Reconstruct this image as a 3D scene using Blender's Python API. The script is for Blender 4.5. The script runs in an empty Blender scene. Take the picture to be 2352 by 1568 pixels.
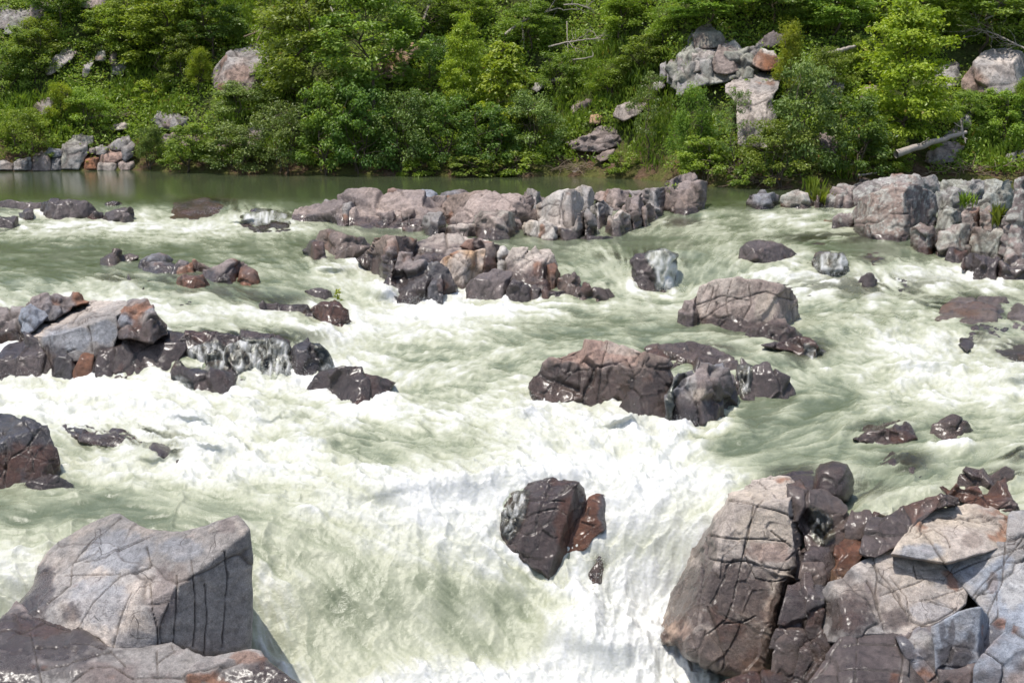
import bpy, math, random
import numpy as np
R = math.radians
scene = bpy.context.scene
COL = scene.collection
rs = np.random.RandomState(7)

# ------------------------------------------------------------------ camera frame and measuring helpers
CAMZ = 3.2
FPX = 2352 / 36 * 50.0
PITCH = math.atan((784 - 182) / FPX)
CP, SP = math.cos(PITCH), math.sin(PITCH)

def ray(u, v):
    u = np.asarray(u, float); v = np.asarray(v, float)
    xc = (u - 1176) / FPX; yc = (784 - v) / FPX
    return np.stack([xc, CP + yc * SP, -SP + yc * CP], -1)

def at(u, v, Y):
    d = ray(u, v)
    t = np.asarray(Y, float) / d[..., 1]
    p = d * t[..., None]
    p[..., 2] += CAMZ
    return p

# panels in which outlines were measured: offset and scale
PAN = {0: (0, 0, 1), 1: (0, 0, 1 / 3), 2: (784, 0, 1 / 3), 3: (1568, 0, 1 / 3), 4: (0, 381.1, 1 / 3), 5: (784, 381.1, 1 / 3),
       6: (1568, 381.1, 1 / 3), 7: (0, 884.7, .4358), 8: (784, 884.7, .4358), 9: (1431.9, 1020.8, .39124)}

def pp(pan, s):
    """parse 'x,y x,y ...' measured in a panel"""
    a = np.array([[float(q) for q in w.split(',')] for w in s.split()])
    ox, oy, k = PAN[pan]
    return a * k + np.array([ox, oy])

# ------------------------------------------------------------------ noise
def _h(i, j, k, s):
    i = (i.astype(np.int64) * 374761393 + j.astype(np.int64) * 668265263 + k.astype(np.int64) * 2147483647 + s * 1274126177) & 0xffffffff
    i = ((i ^ (i >> 13)) * 1274126177) & 0xffffffff
    i = ((i ^ (i >> 16)) * 2246822519) & 0xffffffff
    return (i ^ (i >> 15)) & 0xffffffff

def vnoise(p, s=0):
    """smooth value noise in [-1,1] on points (...,3)"""
    f = np.floor(p); w = p - f
    w = w * w * w * (w * (w * 6 - 15) + 10)
    f = f.astype(np.int64)
    out = 0
    for dx in (0, 1):
        wx = w[..., 0] if dx else 1 - w[..., 0]
        for dy in (0, 1):
            wy = w[..., 1] if dy else 1 - w[..., 1]
            for dz in (0, 1):
                wz = w[..., 2] if dz else 1 - w[..., 2]
                out = out + wx * wy * wz * (_h(f[..., 0] + dx, f[..., 1] + dy, f[..., 2] + dz, s) / 2147483647.5 - 1)
    return out

def fbm(p, o=4, s=0, g=.5):
    p = np.asarray(p, float)
    a, t, n = 1., 0., 0.
    for i in range(o):
        t = t + a * vnoise(p, s + i * 17); n += a
        a *= g; p = p * 2.03 + 11.7
    return t / n

def sstep(a, b, x):
    t = np.clip((x - a) / (b - a), 0, 1)
    return t * t * (3 - 2 * t)

def blur(a, n, it=2):
    """box blur along both axes, edge clamped"""
    if n < 1: return a
    for _ in range(it):
        for ax in (0, 1):
            pad = [(0, 0), (0, 0)]; pad[ax] = (n + 1, n)
            c = np.cumsum(np.pad(a, pad, mode='edge'), axis=ax)
            L = a.shape[ax]; w = 2 * n + 1
            a = (np.take(c, range(w, w + L), axis=ax) - np.take(c, range(0, L), axis=ax)) / w
    return a

def bil(a, y, x):
    """bilinear sample a[y,x]"""
    h, w = a.shape
    y = np.clip(y, 0, h - 1.001); x = np.clip(x, 0, w - 1.001)
    i = y.astype(int); j = x.astype(int); fy = y - i; fx = x - j
    return (a[i, j] * (1 - fx) + a[i, j + 1] * fx) * (1 - fy) + (a[i + 1, j] * (1 - fx) + a[i + 1, j + 1] * fx) * fy

# ------------------------------------------------------------------ object helpers
def tag(o, label=None, cat=None, group=None, kind=None):
    if label: o['label'] = label
    if cat: o['category'] = cat
    if group: o['group'] = group
    if kind: o['kind'] = kind
    return o

def mesh_np(name, V, Fq, mat, parent=None, smooth=True, col=None, sharp=None, loc=None):
    """mesh from arrays; Fq is (n,3) or (n,4) or a list of such arrays"""
    V = np.asarray(V, np.float32)
    if loc is not None: V = V - np.asarray(loc, np.float32)
    fs = Fq if isinstance(Fq, list) else [Fq]
    me = bpy.data.meshes.new(name)
    me.vertices.add(len(V)); me.vertices.foreach_set('co', V.ravel())
    li = np.concatenate([f.ravel() for f in fs]).astype(np.int32)
    tot = np.concatenate([np.full(len(f), f.shape[1], np.int32) for f in fs])
    st = np.concatenate([[0], np.cumsum(tot)[:-1]]).astype(np.int32)
    me.loops.add(len(li)); me.loops.foreach_set('vertex_index', li)
    me.polygons.add(len(tot)); me.polygons.foreach_set('loop_start', st); me.polygons.foreach_set('loop_total', tot)
    me.update(calc_edges=True); me.validate()
    me.polygons.foreach_set('use_smooth', np.full(len(me.polygons), smooth))
    if col is not None:
        a = me.color_attributes.new('col', 'FLOAT_COLOR', 'POINT')
        a.data.foreach_set('color', np.asarray(col, np.float32).ravel())
    o = bpy.data.objects.new(name, me)
    if mat: me.materials.append(mat)
    COL.objects.link(o)
    if loc is not None and parent is None: o.location = loc
    if parent: o.parent = parent
    return o

def empty(name, loc):
    o = bpy.data.objects.new(name, None); COL.objects.link(o)
    o.location = loc; o.empty_display_size = .2
    return o

# ------------------------------------------------------------------ materials
def nmat(name):
    m = bpy.data.materials.new(name); m.use_nodes = True
    nt = m.node_tree; nt.nodes.clear()
    return m, nt, nt.nodes.new

def N(nt, t, **kw):
    n = nt.nodes.new(t)
    for k, v in kw.items():
        if k in n.inputs.keys() if isinstance(k, str) else False: n.inputs[k].default_value = v
        else: setattr(n, k, v)
    return n

def math_n(nt, op, a, b=None, clamp=False):
    n = nt.nodes.new('ShaderNodeMath'); n.operation = op; n.use_clamp = clamp
    for i, x in enumerate((a, b)):
        if x is None: continue
        if isinstance(x, (int, float)): n.inputs[i].default_value = x
        else: nt.links.new(x, n.inputs[i])
    return n.outputs[0]

def mixc(nt, fac, a, b, mode='MIX'):
    n = nt.nodes.new('ShaderNodeMix'); n.data_type = 'RGBA'; n.blend_type = mode
    for i, x in ((0, fac), (6, a), (7, b)):
        if isinstance(x, (int, float)): n.inputs[i].default_value = x
        elif isinstance(x, tuple): n.inputs[i].default_value = (*x, 1)
        else: nt.links.new(x, n.inputs[i])
    return n.outputs[2]

def ramp(nt, fac, stops):
    n = nt.nodes.new('ShaderNodeValToRGB')
    e = n.color_ramp.elements
    while len(e) < len(stops): e.new(.5)
    for q, (p, c) in zip(e, stops):
        q.position = p; q.color = (*c, 1) if isinstance(c, tuple) else (c, c, c, 1)
    nt.links.new(fac, n.inputs[0])
    return n.outputs[0]

def noise_n(nt, vec, scale, detail=4, rough=.6, dist=0):
    n = nt.nodes.new('ShaderNodeTexNoise')
    n.inputs['Scale'].default_value = scale; n.inputs['Detail'].default_value = detail
    n.inputs['Roughness'].default_value = rough; n.inputs['Distortion'].default_value = dist
    nt.links.new(vec, n.inputs['Vector'])
    return n.outputs['Fac']

def mat_rock():
    m, nt, new = nmat('river_rock')
    L = nt.links.new
    at_ = new('ShaderNodeAttribute'); at_.attribute_name = 'col'
    geo = new('ShaderNodeNewGeometry'); pos = geo.outputs['Position']
    n1 = noise_n(nt, pos, 12, 8, .74)
    n2 = noise_n(nt, pos, 75, 5, .75)
    c = mixc(nt, 1.0, at_.outputs['Color'], ramp(nt, n1, [(.28, .46), (.5, 1.), (.72, 1.45)]), 'MULTIPLY')
    c = mixc(nt, 1.0, c, ramp(nt, n2, [(.3, .6), (.5, 1.), (.7, 1.35)]), 'MULTIPLY')
    # scattered dark pits and pale specks
    vo = new('ShaderNodeTexVoronoi'); vo.inputs['Scale'].default_value = 26; L(pos, vo.inputs['Vector'])
    pit = ramp(nt, vo.outputs['Distance'], [(.07, 1.), (.16, 0.)])
    n3 = noise_n(nt, pos, 3.0, 3)
    pit = math_n(nt, 'MULTIPLY', pit, ramp(nt, n3, [(.52, 0.), (.66, .8)]))
    c = mixc(nt, pit, c, (.035, .028, .025))
    # hairline joints
    wp = new('ShaderNodeVectorMath'); wp.operation = 'ADD'
    wn = new('ShaderNodeTexNoise'); wn.inputs['Scale'].default_value = 1.7; wn.inputs['Detail'].default_value = 3; L(pos, wn.inputs['Vector'])
    ws = new('ShaderNodeVectorMath'); ws.operation = 'SCALE'; ws.inputs[3].default_value = .35; L(wn.outputs['Color'], ws.inputs[0])
    L(pos, wp.inputs[0]); L(ws.outputs[0], wp.inputs[1])
    joint = None
    for sc_, th in ((1.3, .006), (2.9, .008)):
        ve = new('ShaderNodeTexVoronoi'); ve.feature = 'DISTANCE_TO_EDGE'; ve.inputs['Scale'].default_value = sc_; L(wp.outputs[0], ve.inputs['Vector'])
        j_ = ramp(nt, ve.outputs['Distance'], [(th * .3, 1.), (th, 0.)])
        j_ = math_n(nt, 'MULTIPLY', j_, ramp(nt, noise_n(nt, pos, sc_ * .6, 2), [(.54, 0.), (.64, .9)]))
        joint = j_ if joint is None else math_n(nt, 'MAXIMUM', joint, j_)
    c = mixc(nt, math_n(nt, 'MULTIPLY', joint, .8), c, (.05, .034, .026))
    wet = at_.outputs['Alpha']
    # wet stone is darker and browner
    c = mixc(nt, wet, c, mixc(nt, 1.0, c, (.275, .235, .225), 'MULTIPLY'))
    p = new('ShaderNodeBsdfPrincipled')
    L(c, p.inputs['Base Color'])
    rough = math_n(nt, 'MULTIPLY', wet, -.58)
    rough = math_n(nt, 'ADD', rough, .8)
    rough = math_n(nt, 'ADD', rough, math_n(nt, 'MULTIPLY', math_n(nt, 'SUBTRACT', n2, .5), .35), True)
    L(rough, p.inputs['Roughness'])
    p.inputs['Specular IOR Level'].default_value = .4
    L(math_n(nt, 'MULTIPLY', wet, .42), p.inputs['Coat Weight']); p.inputs['Coat Roughness'].default_value = .25; p.inputs['Coat IOR'].default_value = 1.5
    b = new('ShaderNodeBump'); b.inputs['Strength'].default_value = .8; b.inputs['Distance'].default_value = .05
    hgt = math_n(nt, 'ADD', n1, math_n(nt, 'MULTIPLY', n2, .45))
    hgt = math_n(nt, 'SUBTRACT', hgt, math_n(nt, 'MULTIPLY', pit, .4))
    hgt = math_n(nt, 'SUBTRACT', hgt, math_n(nt, 'MULTIPLY', joint, .5))
    L(hgt, b.inputs['Height']); 
    b2 = new('ShaderNodeBump'); b2.inputs['Strength'].default_value = .35; b2.inputs['Distance'].default_value = .02
    L(math_n(nt, 'ADD', noise_n(nt, pos, 7, 3, .5), math_n(nt, 'MULTIPLY', n2, .12)), b2.inputs['Height']); L(b2.outputs[0], p.inputs['Coat Normal'])
    L(b.outputs[0], p.inputs['Normal'])
    o = new('ShaderNodeOutputMaterial'); L(p.outputs[0], o.inputs[0])
    return m
MROCK = mat_rock()
# ------------------------------------------------------------------ river level: metres, measured along the reach
ZV = [380, 440, 458, 475, 510, 560, 600, 650, 700, 760, 820, 880, 940, 1000, 1060, 1120, 1180, 1260, 1340, 1420, 1500, 1568, 1900]
ZU = [-600, 0, 400, 800, 1200, 1600, 2000, 2352, 2950]
ZT = '''0 0 0 0 0 0 0
0 0 0 0 0 0 0
-.01 -.01 -.01 -.02 -.02 -.02 -.02
-.1 -.14 -.12 -.1 -.05 -.1 -.1
-.38 -.38 -.34 -.3 -.22 -.28 -.3
-.45 -.47 -.45 -.37 -.33 -.38 -.4
-.5 -.52 -.55 -.47 -.42 -.55 -.6
-.6 -.62 -.75 -.68 -.75 -.78 -.8
-.78 -.8 -1.0 -.98 -.95 -.92 -.93
-.98 -.93 -1.1 -1.08 -1.03 -1.08 -1.05
-1.3 -1.08 -1.25 -1.23 -1.15 -1.22 -1.2
-1.53 -1.45 -1.4 -1.38 -1.35 -1.4 -1.35
-1.62 -1.6 -1.55 -1.52 -1.55 -1.5 -1.45
-1.7 -1.7 -1.65 -1.65 -1.68 -1.6 -1.55
-1.82 -1.8 -1.75 -1.75 -1.8 -1.7 -1.65
-1.93 -1.92 -1.88 -1.93 -1.93 -1.8 -1.72
-2.0 -2.02 -2.11 -2.17 -2.13 -1.88 -1.78
-2.22 -2.25 -2.42 -2.51 -2.52 -2.25 -2.2
-2.5 -2.55 -2.72 -2.84 -2.93 -2.65 -2.6
-2.85 -2.88 -3.02 -3.17 -3.30 -3.05 -3.0
-3.2 -3.2 -3.29 -3.45 -3.55 -3.45 -3.4
-3.5 -3.45 -3.49 -3.62 -3.65 -3.65 -3.65
-3.9 -3.9 -3.9 -3.9 -3.9 -3.9 -3.9'''
ZT = np.array([[float(x) for x in r.split()] for r in ZT.split('\n')])
ZT = np.concatenate([ZT[:, :1], ZT, ZT[:, -1:]], 1)
# swells, humps over sunken rock and hollows: u, v, half width, half height, metres
BUMP = [(480, 452, 60, 12, .05), (1560, 575, 90, 12, .06), (2080, 600, 120, 26, .07), (1700, 560, 70, 20, .05),
        (2250, 690, 130, 22, .08), (2230, 745, 90, 25, .10), (880, 1112, 110, 30, .06), (1080, 1095, 90, 28, .07), (1250, 1085, 90, 28, .07), (1430, 1080, 90, 30, .08),
        (980, 1055, 110, 26, -.04), (1200, 940, 30, 26, .10), (1330, 966, 80, 24, .06), (1480, 1005, 80, 24, .06), (90, 632, 80, 14, .05),
        (270, 660, 60, 18, .05), (880, 660, 40, 25, .10), (760, 610, 60, 15, .1), (2010, 740, 120, 26, .13), (2100, 830, 140, 24, .10), (2330, 860, 60, 30, .16),
        (620, 950, 90, 18, .10), (430, 960, 80, 15, .10), (700, 1010, 80, 18, .08), (480, 1020, 60, 16, .10), (350, 1045, 60, 14, .08), 
        (950, 1350, 260, 160, .05), (1330, 1420, 90, 60, .14), (1420, 1480, 120, 60, .18), (1020, 1545, 120, 40, .06),
        (1600, 1440, 60, 60, .1), (1430, 960, 50, 14, .12), (1620, 500, 30, 8, -.05), (560, 505, 60, 8, .08), (420, 505, 60, 8, .06), (1900, 690, 200, 14, .05),
        (2080, 1050, 55, 22, .08), (2030, 985, 60, 16, .07), (300, 1000, 100, 18, .06), (720, 740, 50, 14, .06), (1450, 640, 25, 30, .05), (1395, 640, 30, 14, .05), (950, 500, 1, 1, 0)]
_zv = np.arange(360, 1960, 4.); _zu = np.arange(-620, 2980, 8.)
def _table(T, tv, tu):
    a = np.stack([np.interp(_zv, tv, T[:, j]) for j in range(T.shape[1])], 1)
    return np.stack([np.interp(_zu, tu, a[i]) for i in range(len(_zv))], 0)
ZG = _table(ZT, ZV, ZU)
# blur sideways widely, along the flow a little
def blur1(a, n, ax, it=2):
    for _ in range(it):
        pad = [(0, 0), (0, 0)]; pad[ax] = (n + 1, n)
        c = np.cumsum(np.pad(a, pad, mode='edge'), axis=ax); Ln = a.shape[ax]; w = 2 * n + 1
        a = (np.take(c, range(w, w + Ln), axis=ax) - np.take(c, range(0, Ln), axis=ax)) / w
    return a
ZG = blur1(blur1(ZG, 12, 1), 2, 0)
_U, _V = np.meshgrid(_zu, _zv)
ZG0 = ZG.copy()
for (a, b, c, d, e) in BUMP:
    ZG = ZG + e * np.exp(-((_U - a) / c) ** 2 - ((_V - b) / d) ** 2)

def zw(u, v, g=None):
    g = ZG if g is None else g
    return bil(g, (np.asarray(v, float) - 360) / 4, (np.asarray(u, float) + 620) / 8)
def Yw(u, v, g=None):
    """distance at which the line of sight meets the water"""
    d = ray(u, v)
    return (zw(u, v, g) - CAMZ) / np.minimum(d[..., 2], -.012) * d[..., 1]

# ------------------------------------------------------------------ foam cover 0..9, columns every 98, rows every 40 from 440
FOAM = '''440 0000000000000000000000000
470 2322123222222222011252222
485 4643356343333333242355222
520 4667886622222223445542111
560 2333322222222222254221111
600 2111133463222252355544565
640 3245223378666347348888885
680 5588432257876446655665433
720 6666777578987544323465423
760 5555444577654322222368764
800 7774334776655443433348876
840 8888666686555543433437767
880 8777687898655555555447887
920 8878777778667877642236676
960 7898888676667888972344344
1000 6656887655567888633443444
1040 4576887754456788733334544
1080 3377888877888999973343544
1120 3355676678998999985344544
1160 2223445678999999777336655
1200 4443333567888999876445555
1240 5543333567788887887555555
1280 5654333666778788885555555
1320 6655443666666788886555555
1360 6655444666556789986555555
1400 6666556565556899997555555
1440 6665556655555899997555555
1480 6665555665656999996555555
1520 5555546666778999965555555
1560 5555567889999999955555555
1640 5555567889999999955555555'''
_fr = [r.split() for r in FOAM.split('\n')]
for r in _fr: assert len(r[1]) == 25, r
FV = [float(r[0]) for r in _fr]
FT = np.array([[int(c) for c in r[1]] for r in _fr]) / 9.0
FT = np.concatenate([FT[:, :1], FT, FT[:, -1:]], 1)
FU = [-620] + [98 * i for i in range(25)] + [2980]
FG = blur1(blur1(_table(FT, FV, FU), 3, 1), 2, 0)

# main direction of the current as seen from the shore: u, v, du, dv
FLOW = '''100,470,1,.1 300,480,.6,.6 480,480,-.3,.8 600,500,.5,.6 100,540,1,.02 350,540,1,.05 560,540,1,.08 100,600,1,.03 300,600,1,.08 500,570,1,.25 650,600,1,.4 740,640,.9,.6 830,640,.6,.8
880,690,.6,.6 400,720,1,.1 600,735,1,.3 700,770,.8,.6 760,790,.6,.9 900,730,1,.04 1100,720,1,.02 1250,720,1,-.02 1300,620,1,.55 1400,650,1,.55 1450,610,.2,1 1515,620,.05,1 1590,560,-.4,.6 1620,630,-.3,.8 1700,500,-1,.25
1620,475,.9,.35 1590,520,-.9,.25 1640,520,-.9,.3 1650,560,-.5,.5 1900,500,-1,.15 1850,490,-1,.2 1950,560,1,.15 2100,585,1,.3 2000,640,.6,.6 2200,640,.9,.3 1500,690,-1,.08 1350,740,1,.0 1500,740,1,.0 1950,700,-.9,.3 2000,770,.8,.45 1750,800,1,.22 1900,850,1,.45
2100,830,1,.2 2250,870,1,.1 2300,760,1,.2 2200,700,1,.2 1000,790,-1,.2 1100,850,-.9,.25 950,860,-.8,.4 900,940,1,.25 980,900,1,.1 1150,900,1,.1 1050,940,1,.1 300,930,1,.1 100,930,1,.05 600,960,1,.2 500,1000,.8,.35 300,1060,1,-.15 250,1000,.8,.5 600,1120,1,.12
800,1020,1,.12 1000,1030,1,.1 1100,960,1,.15 1300,1000,.9,.4 1450,1000,.5,.7 1300,1090,1,.1 1550,1080,-.4,.6 1750,1050,-1,.3 1750,950,-1,.12 1650,1150,-.7,.7 1560,1280,-.5,1 1480,1400,-.6,.8 150,1160,1,.02 150,1230,1,.05
500,1160,1,.12 700,1200,.9,.5 650,1330,.6,.8 600,1450,.15,1 800,1300,.85,.5 950,1300,.85,.5 1100,1400,.75,.62 850,1450,.68,.72 700,1480,.4,.9 1000,1480,.7,.7 900,1180,1,.35 1080,1220,.85,.5 1150,1310,.8,.6 1200,1480,.6,.75 800,1380,.75,.62 1000,1380,.8,.58 700,1250,.8,.6 1300,1400,.2,.9 1400,1450,-.1,.9
2100,1080,-1,.25 2000,960,-1,.12 2250,950,-1,.15 2300,1050,-1,.2 2000,1130,-.9,.3 1850,1060,-1,.3 1200,430,1,0 400,430,1,0 2000,430,1,0'''
FL = np.array([[float(x) for x in w.split(',')] for w in FLOW.split()])
def flow_angle(U, V):
    a = np.arctan2(FL[:, 3], FL[:, 2]) * 2
    c = np.zeros(U.shape); s = np.zeros(U.shape)
    for (x, y, _, _), t in zip(FL, a):
        w = 1 / (((U - x) ** 2 + (1.6 * (V - y)) ** 2) / 900 + 1) ** 1.7
        c += w * math.cos(t); s += w * math.sin(t)
    t = np.arctan2(s, c) / 2
    return np.where(t < -math.pi / 4 * 1.6, t + math.pi, t)

def mat_water():
    m, nt, new = nmat('river_water'); L = nt.links.new
    a = new('ShaderNodeAttribute'); a.attribute_name = 'col'
    sp = new('ShaderNodeSeparateColor'); L(a.outputs['Color'], sp.inputs[0])
    foam, thin, brown = sp.outputs[0], sp.outputs[1], sp.outputs[2]
    pos = new('ShaderNodeNewGeometry').outputs['Position']
    n1 = noise_n(nt, pos, 22, 5, .62); n2 = noise_n(nt, pos, 70, 3, .6)
    f = math_n(nt, 'ADD', foam, math_n(nt, 'MULTIPLY', math_n(nt, 'SUBTRACT', n1, .5), math_n(nt, 'ADD', .05, math_n(nt, 'MULTIPLY', foam, .42))), True)
    c = ramp(nt, f, [(0., (.058, .073, .036)), (.15, (.115, .135, .085)), (.34, (.235, .252, .172)), (.56, (.36, .368, .272)), (.78, (.47, .474, .41)), (1., (.61, .61, .595))])
    c = mixc(nt, math_n(nt, 'MULTIPLY', brown, .8), c, (.085, .058, .04))
    p = new('ShaderNodeBsdfPrincipled'); L(c, p.inputs['Base Color'])
    L(math_n(nt, 'ADD', .07, math_n(nt, 'MULTIPLY', f, .55), True), p.inputs['Roughness'])
    p.inputs['IOR'].default_value = 1.33
    p.inputs['Subsurface Radius'].default_value = (.05, .06, .04)
    b = new('ShaderNodeBump'); b.inputs['Distance'].default_value = .016
    cal = new('ShaderNodeMapRange'); cal.inputs[1].default_value = 34; cal.inputs[2].default_value = 40; cal.inputs[3].default_value = .55; cal.inputs[4].default_value = .10
    sy = new('ShaderNodeSeparateXYZ'); L(pos, sy.inputs[0]); L(sy.outputs[1], cal.inputs[0])
    L(cal.outputs[0], b.inputs['Strength'])
    L(math_n(nt, 'ADD', n1, math_n(nt, 'MULTIPLY', n2, .3)), b.inputs['Height']); L(b.outputs[0], p.inputs['Normal'])
    # a clear sheet: see-through with a glossy skin
    tr = new('ShaderNodeBsdfTransparent'); tr.inputs[0].default_value = (.80, .84, .76, 1)
    gl = new('ShaderNodeBsdfGlossy'); gl.inputs['Roughness'].default_value = .12; L(b.outputs[0], gl.inputs['Normal'])
    fr = new('ShaderNodeFresnel'); fr.inputs[0].default_value = 1.33; L(b.outputs[0], fr.inputs['Normal'])
    m1 = new('ShaderNodeMixShader'); L(fr.outputs[0], m1.inputs[0]); L(tr.outputs[0], m1.inputs[1]); L(gl.outputs[0], m1.inputs[2])
    m2 = new('ShaderNodeMixShader'); L(thin, m2.inputs[0]); L(p.outputs[0], m2.inputs[1]); L(m1.outputs[0], m2.inputs[2])
    o = new('ShaderNodeOutputMaterial'); L(m2.outputs[0], o.inputs[0])
    return m
MWATER = mat_water()

def inside(poly, U, V):
    r = np.zeros(U.shape, bool); n = len(poly)
    for i in range(n):
        x0, y0 = poly[i]; x1, y1 = poly[(i + 1) % n]
        if y0 == y1: continue
        c = ((y0 > V) != (y1 > V)) & (U < (x1 - x0) * (V - y0) / (y1 - y0) + x0)
        r ^= c
    return r

# places where the sheet runs thin over stone (u, v, half width, half height, how clear)
THIN = [(480, 462, 70, 13, .75), (640, 495, 60, 12, .6), (560, 480, 30, 10, .5), (420, 640, 60, 14, .6), (620, 690, 90, 14, .6), (520, 672, 110, 12, .35), (270, 640, 60, 14, .5),
        (1560, 510, 60, 10, .5), (1900, 545, 120, 12, .7), (1900, 600, 45, 25, .75), (2010, 590, 40, 14, .6), (1990, 655, 200, 25, .55), (2220, 700, 120, 28, .8), (2330, 720, 60, 30, .7), (2230, 770, 60, 30, .6), (2330, 800, 50, 20, .7),
        (1430, 590, 60, 14, .6), (1480, 590, 40, 20, .6), (1560, 600, 20, 12, .2), (1850, 800, 60, 30, .7), (300, 1005, 110, 24, .75), (390, 1035, 30, 16, .8), (2030, 985, 65, 20, .8), (2080, 1055, 55, 24, .75), (2330, 1045, 40, 18, .8),
        (1375, 1300, 22, 30, .4), (1990, 1120, 60, 30, .35), (1820, 1085, 60, 22, .6), (1620, 800, 60, 8, .6), (1680, 1520, 70, 25, .6), (2300, 1090, 60, 16, .6), (1640, 800, 50, 10, .5),
        (560, 775, 190, 22, .8), (1920, 510, 40, 8, .5), (60, 1115, 90, 14, .5)]

WU0, WU1, WV0, WV1, WDU, WDV = -560, 2910, 388, 1760, 2.6, 1.9
wu = np.arange(WU0, WU1, WDU); wv = np.arange(WV0, WV1, WDV)
WUg, WVg = np.meshgrid(wu, wv)

def lic(tex, ang, steplen, n):
    H, W_ = tex.shape
    yy, xx = np.mgrid[0:H, 0:W_].astype(np.float32)
    dx = (np.cos(ang) * steplen / WDU).astype(np.float32); dy = (np.sin(ang) * steplen / WDV).astype(np.float32)
    acc = tex.copy(); tw = 1.
    for sgn in (1, -1):
        x = xx.copy(); y = yy.copy()
        for k in range(n):
            i = np.clip(y, 0, H - 1).astype(np.int32); j = np.clip(x, 0, W_ - 1).astype(np.int32)
            x += sgn * dx[i, j]; y += sgn * dy[i, j]
            w = .5 + .5 * math.cos(math.pi * (k + 1) / (n + 1))
            acc += w * tex[np.clip(y, 0, H - 1).astype(np.int32), np.clip(x, 0, W_ - 1).astype(np.int32)]
            tw += w
    acc -= acc.mean(); return acc / acc.std()

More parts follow.
